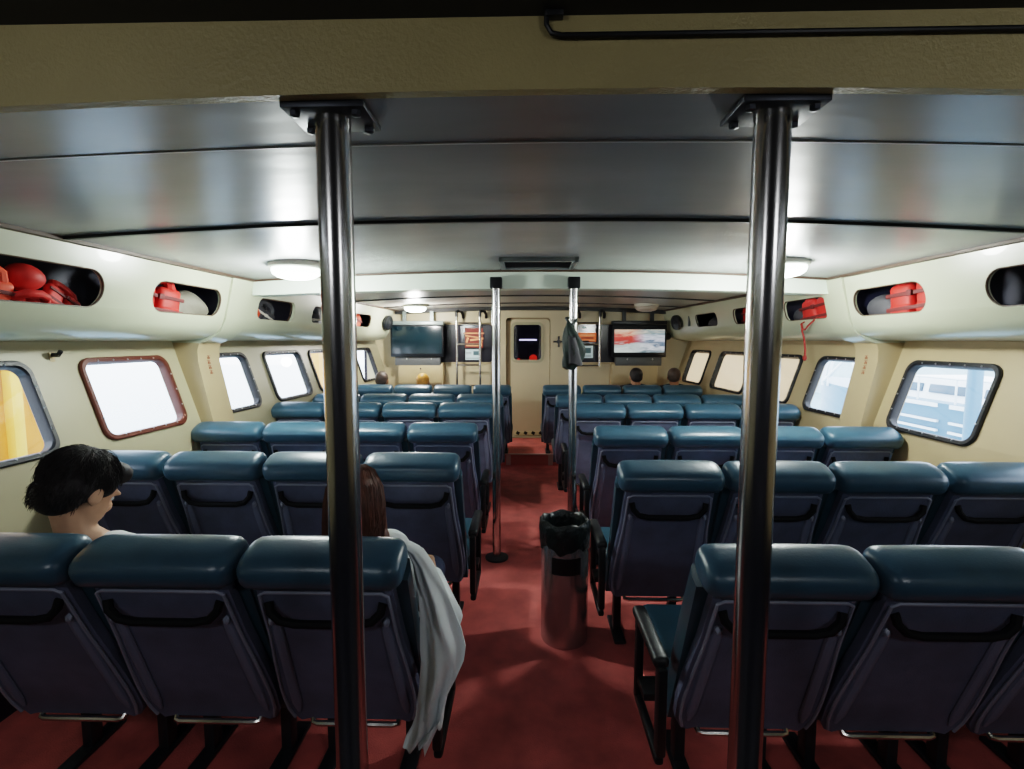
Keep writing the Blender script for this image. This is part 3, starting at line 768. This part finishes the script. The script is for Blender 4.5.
# lettering on the pillars
for s, w in ((-1, 'left'), (1, 'right')):
    t = thing('pillar_lettering', 'faint red vertical lettering on the inner face of the %s pillar' % w, 'lettering', (s*2.298, 3.43 if s < 0 else 3.53, 1.44), group='faint red lettering on the pillars')
    bm = bmesh.new()
    for q in range(4):
        z = .05-.035*q; xo = s*(-.004 if z > .02 else (z-.02)*.2-.004)
        for du, dv, a, b in ((0, .008, .03, .003), (0, -.002, .024, .003), (0, -.002, .003, .024), (-.01, -.010, .003, .012), (.01, -.010, .003, .012)):
            zz = z+dv; rbox(bm, (s*(.0 if zz > .02 else -(.02-zz)*.2)-s*.001, du, zz), (.003, a, b))
    finish('glyphs', bm, M['red_ink'], t, smooth=0)
# coat hooks between the near windows
for s, w in ((-1, 'left'), (1, 'right')):
    fr = wall_frame(s, 2.43 if s < 0 else 2.5, 1.53)
    t = thing('coat_hook', 'small dark coat hook on the %s wall between the near windows' % w, 'hook', tuple(fr[0]), group='coat hooks on the side walls')
    bm = bmesh.new(); rbox(bm, Vector((-s*.006, 0, -.03)), (.008, .03, .09), .003); finish('plate', bm, M['cream_warm'], t)
    bm = bmesh.new(); tube(bm, [(0, 0, 0), (-s*.04, 0, 0), (-s*.055, 0, .02)], .011, 8); finish('peg', bm, M['black'], t)

# =================================================================== LIFE JACKETS IN THE LOCKERS
def jacket(x, y, z, rx, ry, rz, m, label, sc=1., dangle=False, strapm='strap'):
    t = thing('life_jacket', label, 'life jacket', (x, y, z), group='life jackets stuffed in the overhead lockers')
    rot = Matrix.Rotation(rz, 3, 'Z') @ Matrix.Rotation(ry, 3, 'Y') @ Matrix.Rotation(rx, 3, 'X')
    def put(o):
        for v in o.data.vertices: v.co = rot @ (v.co*sc)
    for sx in (-1, 1):
        bm = bmesh.new(); rbox(bm, (sx*.075, 0, .0), (.135, .07, .17), .03, 3); rbox(bm, (sx*.075, -.012, -.045), (.125, .06, .07), .025, 3); put(finish('foam_panel', bm, M[m], t))
    bm = bmesh.new(); tube(bm, [(-.09, 0, .07), (-.085, .015, .115), (-.04, .03, .14), (.04, .03, .14), (.085, .015, .115), (.09, 0, .07)], .03, 10); put(finish('collar', bm, M[m], t))
    bm = bmesh.new()
    for zz in (.03, -.04): rbox(bm, (0, -.04, zz), (.29, .008, .02), .003)
    rbox(bm, (0, -.048, .03), (.03, .012, .03), .004)
    put(finish('strap', bm, M[strapm], t))
    return t
def stuff(x, y, z, r, m, label, rz=0):
    bm = bmesh.new(); ell(bm, (0, 0, 0), r, 3)
    for v in bm.verts:
        v.co *= 1+.10*math.sin(29*v.co.y+19*v.co.z)+.07*math.sin(51*v.co.z+15*v.co.y+9*v.co.x)
    o = finish('rolled_vest', bm, M[m], smooth=60); o.location = (x, y, z); o.rotation_euler = (0, 0, rz)
    return tag(o, label, 'life vest', 'rolled vests stuffed in the overhead lockers')
# left, nearest opening
jacket(-2.22, 1.90, 1.79, R(15), R(8), R(80), 'orange_foam', 'orange life jacket at the left edge of the picture, nearest left locker opening', .8)
stuff(-2.25, 1.88, 1.88, (.08, .10, .05), 'grey_foam', 'grey rolled vest on the orange jacket at the left picture edge')
stuff(-2.22, 2.09, 1.865, (.06, .07, .06), 'red_foam', 'round red rolled vest high in the nearest left locker opening')
jacket(-2.22, 2.08, 1.765, R(80), 0, R(75), 'red_foam', 'red life jacket lying flat under the round red vest, nearest left opening', .6)
jacket(-2.20, 2.24, 1.775, R(-10), R(30), R(90), 'red_foam', 'red life jacket tilted at the right of the nearest left locker opening', .62)
# left second opening
jacket(-2.20, 2.81, 1.825, R(5), R(6), R(80), 'red_foam', 'red life jacket filling the left half of the second left locker opening', 1.1)
stuff(-2.22, 3.11, 1.815, (.08, .19, .10), 'grey_foam', 'grey rolled vest filling the right half of the second left locker opening')
# left far openings
jacket(-2.26, 3.80, 1.76, R(50), R(10), R(80), 'orange_foam', 'orange life jacket low in the third left locker opening beyond the pillar', .85, strapm='strap_white')
jacket(-2.27, 4.10, 1.80, R(20), R(24), R(80), 'dark_foam', 'dark vest with pale straps in the third left locker opening beyond the pillar', .85, strapm='strap_white')
jacket(-2.24, 4.95, 1.80, R(20), R(0), R(80), 'dark_foam', 'dark life jacket with pale straps in the fourth left locker opening, by the pole', .95, strapm='strap_white')
jacket(-2.15, 5.95, 1.83, R(8), R(10), R(85), 'orange_foam', 'orange life jacket in the last left locker opening, right of the pole', 1.15)
# right
stuff(2.21, 3.25, 1.81, (.07, .12, .085), 'dark_foam', 'dark grey rolled vest in the far half of the near right locker opening')
jacket(2.19, 2.96, 1.845, R(3), R(-4), R(-85), 'red_foam', 'bright red life jacket filling the near half of the near right locker opening', 1.2)
stuff(2.26, 2.05, 1.76, (.07, .16, .07), 'lining', 'dark rolled vest in the rightmost locker opening at the picture edge')
t = jacket(2.19, 3.93, 1.835, R(5), R(-6), R(-85), 'red_foam', 'red life jacket with strap dangling out of the right locker beyond the pillar', 1.15)
bm = bmesh.new()
tube(bm, [(-.01, -.05, -.03), (-.07, -.05, -.08), (-.10, -.03, -.12), (-.10, .0, -.145), (-.11, .03, -.15), (-.105, .0, -.22), (-.10, -.012, -.30), (-.10, -.012, -.35)], .012, 8, flat=.5)
tube(bm, [(-.01, .09, -.05), (-.09, .08, -.10), (-.105, .03, -.15), (-.10, -.01, -.14)], .010, 8, flat=.5)
ell(bm, (-.10, -.012, -.365), (.014, .014, .025), 2)
tag(finish('loose_strap', bm, M['strap_red'], t), 'red strap dangling from the opening')
stuff(2.23, 4.2, 1.80, (.07, .09, .07), 'dark_foam', 'dark rolled vest left of the dangling strap jacket, right locker')
jacket(2.19, 5.04, 1.83, R(10), R(8), R(-85), 'red_foam', 'red life jacket in the right locker opening just left of the near right pole', 1.1)
stuff(2.2, 4.76, 1.80, (.07, .10, .07), 'dark_foam', 'dark rolled vest in the right opening left of the near right pole')
stuff(2.16, 5.9, 1.80, (.07, .2, .07), 'dark_foam', 'dark rolled vest in the last right locker opening by the loudspeaker')

# =================================================================== PEOPLE
def blob(bm, p0, p1, r0, r1, flat=None):
    p0, p1 = Vector(p0), Vector(p1); n_ = max(2, int((p1-p0).length/(min(r0, r1)*.6))+1)
    for k2 in range(n_+1):
        f = k2/n_; r = r0+(r1-r0)*f
        ell(bm, p0.lerp(p1, f), (r, r, r) if not flat else (r*flat[0], r*flat[1], r*flat[2]), 2)
def remesh(name, bm, m, parent, vox, sm=6):
    me = bpy.data.meshes.new(name); me.from_pydata(bm.v, [], bm.f); me.materials.append(m)
    o = bpy.data.objects.new(name, me); C.objects.link(o); o.parent = parent
    md = o.modifiers.new('r', 'REMESH'); md.mode = 'VOXEL'; md.voxel_size = vox
    s_ = o.modifiers.new('s', 'SMOOTH'); s_.factor = .5; s_.iterations = sm
    p = o.parent; o.parent = None
    applied(o); o.parent = p
    return shade(o, 180)

def person(name_label, base, J, skin, shirt, trousers, detail, hair, hairm, long_sleeve=False):
    """J: joints relative to base (hips on the seat)"""
    t = thing('person', name_label, 'person', base)
    vox = .008 if detail else .013
    pel, che, nck, hd = [Vector(J[k2]) for k2 in ('pelvis', 'chest', 'neck', 'head')]
    face = Matrix.Rotation(J.get('turn', 0), 3, 'Z') @ Matrix.Rotation(-J.get('nod', 0), 3, 'X') @ Matrix.Scale(J.get('hs', 1.0), 3)
    bm = Blobs()
    blob(bm, pel, pel.lerp(che, .5), .13, .12, (1.15, .8, 1)); blob(bm, pel.lerp(che, .5), che, .12, .14, (1.2, .75, 1))
    sh = {}
    for s in (-1, 1):
        so = Vector(J.get('shL' if s < 0 else 'shR', che+Vector((s*.175, 0, .07)))); el = Vector(J['elL' if s < 0 else 'elR']); ha = Vector(J['haL' if s < 0 else 'haR'])
        sh[s] = (so, el, ha)
        blob(bm, che+Vector((s*.06, 0, .08)), so, .075, .055); blob(bm, so, el, .050, .040); blob(bm, el, ha, .040, .027)
        d = (ha-el).normalized(); sidev = d.cross(Vector((0, 0, 1))).normalized()*s
        blob(bm, ha, ha+d*.075, .028, .034, (1, 1, .6))
        for f in range(4):          # four fingers, bent at the knuckle
            k0 = ha+d*.085+sidev*(-.027+.018*f); L = (.062, .075, .07, .055)[f]
            k1 = k0+d*L*.55+Vector((0, 0, -.008)); k3 = k1+d*L*.35+Vector((0, 0, -.022))
            blob(bm, k0, k1, .0095, .009); blob(bm, k1, k3, .009, .0078)
        th = ha+d*.02-sidev*.028; blob(bm, th, th+d*.035-sidev*.022, .012, .010); blob(bm, th+d*.035-sidev*.022, th+d*.06-sidev*.02+Vector((0, 0, -.01)), .010, .009)
        hip = pel+Vector((s*.09, .02, -.02)); kn = Vector(J['knee'])*1; kn.x = pel.x+s*.11; an = kn+Vector((0, -.03, -.42))
        blob(bm, hip, kn, .085, .06); blob(bm, kn, an, .058, .036); blob(bm, an+Vector((0, -.03, -.05)), an+Vector((0, .16, -.06)), .04, .035, (1, 1, .7))
    blob(bm, che+Vector((0, 0, .10)), nck, .065, .055); blob(bm, nck, hd+face@Vector((0, -.015, -.05)), .054, .056)
    # head
    H = lambda x, y, z: hd + face@Vector((x, y, z))
    ell(bm, H(0, -.01, .02), (.077, .097, .095), 3, rot=face); ell(bm, H(0, .025, -.035), (.062, .068, .075), 3, rot=face)
    ell(bm, H(0, .06, -.085), (.028, .025, .02), 2, rot=face); ell(bm, H(0, .098, -.02), (.013, .017, .022), 2, rot=face); ell(bm, H(0, .09, .0), (.01, .012, .03), 2, rot=face)
    ell(bm, H(0, .086, -.058), (.024, .012, .007), 2, rot=face)
    for s in (-1, 1):
        ell(bm, H(s*.080, -.008, -.012), (.010, .022, .033), 2, rot=face); ell(bm, H(s*.033, .078, .022), (.022, .014, .009), 2, rot=face)
    remesh('body', bm, M[skin], t, vox, 3)
    for s in (-1, 1):
        if detail:
            bm = bmesh.new(); ell(bm, H(s*.032, .072, .004), (.0095, .010, .008), 2, rot=face); ell(bm, H(s*.032, .082, .004), (.005, .004, .005), 1, 1, rot=face)
            finish('eye', bm, [M['white_tee'], M['black']], t)
    # shirt and trousers
    bm = Blobs()
    blob(bm, pel+Vector((0, 0, -.03)), pel.lerp(che, .5), .142, .135, (1.15, .82, 1)); blob(bm, pel.lerp(che, .5), che, .135, .155, (1.2, .78, 1))
    for s in (-1, 1):
        so, el, ha = sh[s]
        blob(bm, che+Vector((s*.06, 0, .08)), so, .082, .066); blob(bm, so, so.lerp(el, 1 if long_sleeve else .6), .064, .058)
        if long_sleeve: blob(bm, el, el.lerp(ha, .85), .056, .044)
    remesh('shirt', bm, M[shirt], t, .012, 4)
    bm = Blobs()
    blob(bm, pel+Vector((-.05, 0, -.04)), pel+Vector((.05, 0, -.04)), .125, .125)
    for s in (-1, 1):
        hip = pel+Vector((s*.09, .02, -.02)); kn = Vector(J['knee'])*1; kn.x = pel.x+s*.11; an = kn+Vector((0, -.03, -.38))
        blob(bm, hip, kn, .095, .072); blob(bm, kn, an, .07, .052)
    remesh('trousers', bm, M[trousers], t, .013, 4)
    if detail:
        for s in (-1, 1):
            an = Vector(J['knee']); an.x = pel.x+s*.11; an += Vector((0, -.03, -.47))
            bm = Blobs(); blob(bm, an+Vector((0, -.03, -.012)), an+Vector((0, .16, -.022)), .048, .043, (1, 1, .72)); blob(bm, an, an+Vector((0, -.02, .03)), .046, .046)
            remesh('shoe', bm, M['dark_cloth'], t, .009, 3)
    # hair
    bm = Blobs(); hair(bm, H, face); ho = remesh('hair_base', bm, M[hairm], t, .006 if detail else .011, 3); ho.name = 'hair'
    if detail: strands('hair_strands', (short_strands if hair is short_hair else long_strands)(H), M[hairm], ho, .0016 if hair is short_hair else .0019)
    return t, H, face

def strands(name, paths, m, parent, r=.0015):
    vs, fs = [], []
    for pts in paths:
        n_ = len(pts)
        for q, p in enumerate(pts):
            d = (pts[min(q+1, n_-1)]-pts[max(q-1, 0)]).normalized(); a = d.orthogonal().normalized(); b = d.cross(a)
            rr = r*(1-.75*q/(n_-1))
            base = len(vs)
            vs += [p+a*rr, p-a*rr*.5+b*rr*.87, p-a*rr*.5-b*rr*.87]
            if q:
                for k2 in range(3): fs.append((base-3+k2, base-3+(k2+1) % 3, base+(k2+1) % 3, base+k2))
    me = bpy.data.meshes.new(name); me.from_pydata(vs, [], fs); me.materials.append(m)
    o = bpy.data.objects.new(name, me); C.objects.link(o); o.parent = parent
    return tag(shade(o, 180), kind='stuff')
def short_strands(H, n_=1700):
    rnd = random.Random(4); out = []
    cr = Vector((.01, -.045, .13))
    while len(out) < n_:
        a = rnd.uniform(0, 2*PI); z = rnd.uniform(-.75, 1)
        d = Vector((math.cos(a)*math.sqrt(1-z*z), math.sin(a)*math.sqrt(1-z*z), z))
        if d.y > .30 and d.z < .50: continue
        if d.z < -.45 and d.y > -.3: continue
        q = Vector((d.x*.088, d.y*.102-.022, d.z*.094+.036))
        if d.z < 0: q.x *= 1-.12*abs(d.z)
        pts = [q]; t_ = (q-cr); clump = rnd.uniform(-.35, .35)
        L = rnd.uniform(.030, .055) if d.z > .1 else rnd.uniform(.018, .03)
        for k2 in range(5):
            p = pts[-1]; nrm = Vector((p.x/.088**2, (p.y+.022)/.102**2, (p.z-.036)/.094**2)).normalized()
            fl = (p-cr); fl = (fl-nrm*fl.dot(nrm)); fl = fl.normalized() if fl.length > 1e-4 else Vector((0, 1, 0))
            fl = Matrix.Rotation(clump+.25*math.sin(8*a), 3, nrm) @ fl
            pts.append(p+(fl+nrm*(.32 if k2 < 2 else -.02)+Vector((rnd.uniform(-.2, .2), rnd.uniform(-.2, .2), rnd.uniform(-.2, .1)))).normalized()*L/4)
        out.append([H(*p) for p in pts])
    for k2 in range(700):        # nape and sides, lying downwards
        a = rnd.uniform(.88*PI, 2.12*PI); z = rnd.uniform(-.75, .75); c = math.sqrt(1-z*z)
        p = Vector((.081*c*math.cos(a), -.052+.062*c*math.sin(a), -.014+.076*z)); d = Vector((math.cos(a)*c, math.sin(a)*c, z*.3))
        g = Vector((rnd.uniform(-.4, .4), rnd.uniform(-.4, .2), -1)); L = rnd.uniform(.010, .020)
        out.append([H(*(p+d*.001)), H(*(p+d*.0035+g*L*.4)), H(*(p+d*.003+g*L*.75)), H(*(p+d*.001+g*L))])
    return out
def long_strands(H, n_=900):
    rnd = random.Random(6); out = []
    for k2 in range(n_):
        a = rnd.uniform(.80*PI, 2.20*PI); x, y = math.cos(a), math.sin(a); j = lambda v: rnd.uniform(-v, v)
        s0 = rnd.uniform(0, .5)
        out.append([H(x*.03+j(.006), y*.07*s0-.015, .1315-.004*s0), H(x*.062+j(.004), y*.072-.018, .110+j(.004)), H(x*.091+j(.004), y*.104-.018, .055), H(x*.099+j(.004), y*.106-.018, .0), H(x*.100+j(.005), y*.094-.02, -.06), H(x*.097+j(.007), y*.082-.02, -.13), H(x*.090+j(.01), y*.07-.015, -.20+j(.02))])
    return out
def short_hair(bm, H, face):
    ell(bm, H(0, -.022, .038), (.090, .104, .096), 3, rot=face); ell(bm, H(0, -.055, -.015), (.080, .060, .075), 3, rot=face)
    for s in (-1, 1): ell(bm, H(s*.062, -.035, .01), (.026, .06, .05), 2, rot=face)
    ell(bm, H(0, .062, .082), (.072, .045, .04), 2, rot=face)
def crop_hair(bm, H, face):
    ell(bm, H(0, -.018, .034), (.084, .100, .090), 3, rot=face); ell(bm, H(0, -.05, -.01), (.074, .056, .06), 3, rot=face)
def long_hair(bm, H, face):
    ell(bm, H(0, -.018, .034), (.094, .108, .096), 3, rot=face)
    for s in (-1, 1):
        blob(bm, H(s*.070, -.01, .03), H(s*.082, .005, -.12), .036, .036, (.8, 1.1, 1)); blob(bm, H(s*.082, .005, -.12), H(s*.085, .02, -.20), .036, .02)
    blob(bm, H(0, -.05, .0), H(0, -.065, -.16), .085, .07, (1.05, .6, 1)); blob(bm, H(0, -.065, -.16), H(0, -.05, -.22), .07, .05, (1.05, .6, 1))

# the man, third seat of the nearest left row, head bowed towards his lap
J = dict(pelvis=(0, .0, .12), chest=(-.0, -.08, .33), neck=(-.02, -.145, .51), head=(-.02, -.105, .645), nod=R(34), hs=1.16, turn=R(-14),
         elL=(-.235, .02, .28), elR=(.235, .02, .28), haL=(-.09, .25, .26), haR=(.09, .25, .26), knee=(0, .46, .10))
person('dark-haired man in a white shirt seated third from the aisle, head bowed', (-1.645, 1.80, .42), J, 'skin', 'white_tee', 'dark_cloth', True, short_hair, 'hair_black')
# the woman, aisle seat of the nearest left row, leaning on the armrest
J = dict(pelvis=(0, .06, .12), chest=(.005, -.09, .35), neck=(-.02, -.12, .50), head=(-.035, -.13, .62), nod=R(12), turn=R(8),
         shR=(.15, -.11, .34), shL=(-.15, -.11, .36), elL=(-.22, .05, .25), elR=(.27, -.06, .17), haL=(-.08, .26, .25), haR=(.16, .20, .22), knee=(0, .46, .10))
tw, H, face = person('long-haired woman in a loose white shirt seated by the aisle', (-.632, 1.80, .42), J, 'skin', 'white_cloth', 'denim', True, long_hair, 'hair_brown', long_sleeve=True)
# loose shirt sleeve and tail hanging over the armrest: left x, right x, y, z down the cloth
rows = [(-.46, -.435, 1.50, .965), (-.45, -.40, 1.50, .945), (-.43, -.37, 1.49, .905), (-.42, -.345, 1.48, .86), (-.405, -.318, 1.47, .80), (-.40, -.295, 1.46, .74), (-.40, -.275, 1.46, .68),
        (-.40, -.262, 1.45, .63), (-.40, -.268, 1.45, .58), (-.405, -.29, 1.44, .53), (-.41, -.315, 1.44, .48), (-.415, -.325, 1.43, .43), (-.42, -.33, 1.43, .385), (-.43, -.335, 1.42, .36), (-.445, -.34, 1.42, .335), (-.45, -.37, 1.42, .315)]
bm = bmesh.new(); rings = []
b0 = Vector((-.632, 1.80, .42))
for q, (xa, xb, y, z) in enumerate(rows):
    z = .965-(.965-z)*.92
    ring = []
    n_ = 26
    for k2 in range(n_+1):
        f = k2/n_; x = xa+(xb-xa)*f
        fold = min(1, q/5)*(.016*math.sin(f*9+q*.45)+.011*math.sin(f*17-q*.7))+.03*math.sin(PI*f)
        zz = z - .03*math.sin(PI*f)*(q/len(rows)) + (.05*f if q > 12 else 0) - (.055*(1 if f > .82 and q == 15 else 0))
        ring.append(Vector((x, y-fold, zz))-b0)
    for k2 in range(n_, -1, -1):
        f = k2/n_; x = xa+(xb-xa)*f
        fold = .014*math.sin(f*9+q*.45)+.01*math.sin(f*17-q*.7)
        back = .13*math.sin(PI*f)*max(0, 1-abs(q-7)/7.5) + .012
        zz = z - .03*math.sin(PI*f)*(q/len(rows)) + (.05*f if q > 12 else 0) - (.055*(1 if f > .82 and q == 15 else 0))
        ring.append(Vector((x, y-fold*.4+back, zz))-b0)
    rings.append(ring)
loft(bm, rings)
o = finish('shirt_tail', bm, M['white_cloth'], tw, smooth=70)
tag(o, 'loose white shirt sleeve and tail hanging over the armrest')

# passengers far forward: only the tops of their heads show
JF = dict(pelvis=(0, .0, .12), chest=(0, -.12, .46), neck=(0, -.13, .60), head=(0, -.12, .70), nod=R(5), elL=(-.18, .05, .27), elR=(.18, .05, .27), haL=(-.09, .25, .26), haR=(.09, .25, .26), knee=(0, .42, .12))
def far_person(label, x, y, dz, hairm, skin, hr=crop_hair, turn=0, shirt='dark_cloth'):
    J = dict(JF); J['turn'] = turn
    person(label, (x, y, .42+dz), J, skin, shirt, 'dark_cloth', False, hr, hairm)
LA, RA = LEFT[5][0], RIGHT[5][0]
far_person('black-haired person in the farthest row, below the lit television', RA+PITCH*2.5, 6.50, .02, 'hair_black', 'skin_far')
far_person('short-haired person in the farthest row beside the right wall', RA+PITCH*3.5, 6.50, .02, 'hair_grey', 'skin_far', turn=R(-20))
far_person('blond person in the farthest row, below the beige left cabinet', LA-PITCH*2.40, 6.50, -.055, 'hair_blond', 'skin_far')
far_person('grey-brown-haired person in the farthest row beside the left wall', LA-PITCH*3.50, 6.50, -.03, 'hair_grey', 'skin_far')

# =================================================================== OUTSIDE
bm = bmesh.new(); rbox(bm, (0, 10, -1.8), (120, 120, .1)); struct(finish('water', bm, M['water'], smooth=0))
# moored motor boat off the right side
t = thing('motor_boat', 'white motor boat moored outside the right-hand windows', 'boat', (10.2, 12.2, -1.75))
bm = bmesh.new(); rings = []
for q in range(13):
    v = q/12; Y = -5.2+10.4*v; w = 1.35*(1-max(0, (v-.6)/.4)**2.2)+.02
    rings.append([(-w, Y, 2.02+.25*max(0, v-.5)), (-w*.96, Y, 1.75), (-w*.9, Y, 1.2), (-w*.75, Y, .3), (0, Y, -.1), (w*.75, Y, .3), (w*.9, Y, 1.2), (w*.96, Y, 1.75), (w, Y, 2.02+.25*max(0, v-.5))])
loft(bm, rings); finish('hull', bm, M['boat_blue'], t)
bm = bmesh.new()
for z, hgt in ((1.97, .09), (1.62, .05), (1.42, .05)):
    for q0, q1 in ((-5.1, -1.6), (-1.3, .9)):
        rbox(bm, (-1.345, (q0+q1)/2, z), (.05, q1-q0, hgt))
finish('rub_rail', bm, M['boat_white'], t)
bm = bmesh.new(); rings = []
for Y, h in ((-3.6, .02), (-3.3, .42), (-2.0, .5), (.6, .5), (1.6, .42), (2.6, .04)):
    rings.append([(-.95, Y, 2.0), (-.85, Y, 2.0+h), (.85, Y, 2.0+h), (.95, Y, 2.0)])
loft(bm, rings); finish('cabin', bm, M['boat_white'], t)
bm = bmesh.new()
for q0, q1 in ((-2.9, -1.9), (-1.7, -.5), (-.3, .9)): rbox(bm, (-.91, (q0+q1)/2, 2.27), (.06, q1-q0, .2), .02, rot=Matrix.Rotation(R(11), 3, 'Y'))
finish('cabin_window', bm, M['boat_glass'], t)
bm = bmesh.new()
for Y in (-4.6, -3.6, -2.6, -1.6, -.6, .4, 1.4): tube(bm, [(-1.25, Y, 2.0), (-1.25, Y, 2.55)], .02, 8)
tube(bm, [(-1.25, -4.6, 2.55), (-1.25, 1.4, 2.55)], .02, 8)
finish('railing', bm, M['boat_white'], t)
bm = bmesh.new()
tube(bm, [(-1.1, 2.4+.9*math.cos(a), 2.0+1.3*math.sin(a)) for a in [PI*k2/14 for k2 in range(15)]], .05, 8); tube(bm, [(-1.1, 2.4+.65*math.cos(a), 2.0+1.05*math.sin(a)) for a in [PI*k2/14 for k2 in range(15)]], .04, 8)
tube(bm, [(-1.1, 1.2, 3.6), (-1.1, 3.3, 2.1)], .05, 8)
finish('arch', bm, M['boat_white'], t)
bm = bmesh.new(); lathe(bm, [(.12, 0), (.12, 3.3), (.15, 3.3), (.15, 3.4), (.02, 3.5)], 20); o = finish('mooring_pile', bm, M['boat_blue']); o.location = (8.3, 9.45, -1.8)
tag(o, 'blue-grey mooring pile standing beside the white boat outside the near right window', 'pile')
bm = bmesh.new(); rbox(bm, (0, 0, .9), (2.0, 40, 3.0), .02); rbox(bm, (-.1, 0, 2.5), (2.2, 40, .2)); o = finish('quay', bm, M['pier']); o.location = (20, 20, -1.75)
tag(o, 'pale concrete quay beyond the white boat on the right', 'quay')
# left: golden wall near, pale beyond
t = thing('building', 'golden lit building front outside the nearest left window', 'building', (-6.4, 4.4, -1.25))
bm = bmesh.new(); rbox(bm, (0, 0, 2.2), (.3, 3.5, 4.4)); finish('wall', bm, M['gold_wall'], t)
bm = bmesh.new()
for q in range(4): rbox(bm, (.2, -1.35+.9*q, 2.2), (.12, .14, 4.3), .02)
rbox(bm, (.2, 0, 3.1), (.16, 3.5, .22), .02); finish('pillar', bm, mat('gold_pale', '#e2b050', .6), t)
bm = bmesh.new(); rbox(bm, (0, 0, 1.5), (.3, .9, 4.2)); rbox(bm, (.1, 0, 3.5), (.4, 1.1, .3)); o = finish('kiosk', bm, M['orange_wall']); o.location = (-6.2, 14.7, -1.25)
tag(o, 'orange quayside kiosk glimpsed through a far left window beside the pole', 'kiosk')

# =================================================================== LIGHT AND CAMERA
w = bpy.data.worlds.new('World'); bpy.context.scene.world = w; w.use_nodes = True
nt = w.node_tree; bg = nt.nodes['Background']
tc = nt.nodes.new('ShaderNodeTexCoord'); sp = nt.nodes.new('ShaderNodeSeparateXYZ'); rp = nt.nodes.new('ShaderNodeValToRGB')
nt.links.new(tc.outputs['Generated'], sp.inputs[0]); nt.links.new(sp.outputs['Z'], rp.inputs['Fac'])
rp.color_ramp.elements[0].color = lin('#eef4fb'); rp.color_ramp.elements[1].color = lin('#dce9f7'); rp.color_ramp.elements[1].position = .6
nt.links.new(rp.outputs['Color'], bg.inputs['Color']); bg.inputs['Strength'].default_value = 5.0

def lamp_or_fill(x, y, z, watts, col, rad=.06, kind='POINT', size=None):
    l = bpy.data.lights.new('lamp_or_fill', kind); l.energy = watts; l.color = col
    if kind == 'POINT': l.shadow_soft_size = rad
    else: l.shape = 'RECTANGLE'; l.size, l.size_y = size
    o = bpy.data.objects.new('lamp_or_fill', l); C.objects.link(o); o.location = (x, y, z); return o
lamp_or_fill(-1.47, 3.03, 1.88, 32, (.93, 1, .95)); lamp_or_fill(1.43, 3.03, 1.88, 32, (.95, 1, .95))
lamp_or_fill(-1.50, 6.45, 1.88, 34, (1, .96, .9))
# unseen fill lights, added behind the viewer to brighten seat backs and header
for x in (-1.3, 1.3): lamp_or_fill(x, -.75, 2.2, 6.5, (.95, .97, 1), kind='AREA', size=(.5, .3)).rotation_euler = (R(50), 0, 0)

cam = bpy.data.cameras.new('Camera'); co = bpy.data.objects.new('Camera', cam); C.objects.link(co)
co.location = (-.08, 0, 1.6); co.rotation_euler = (R(85), 0, R(1.5))
cam.sensor_width = 36; cam.lens = 36*497/1024; cam.clip_start = .05
bpy.context.scene.camera = co
vs = bpy.context.scene.view_settings
vs.view_transform = 'Filmic'; vs.look = 'Medium High Contrast'; vs.exposure = 0.6
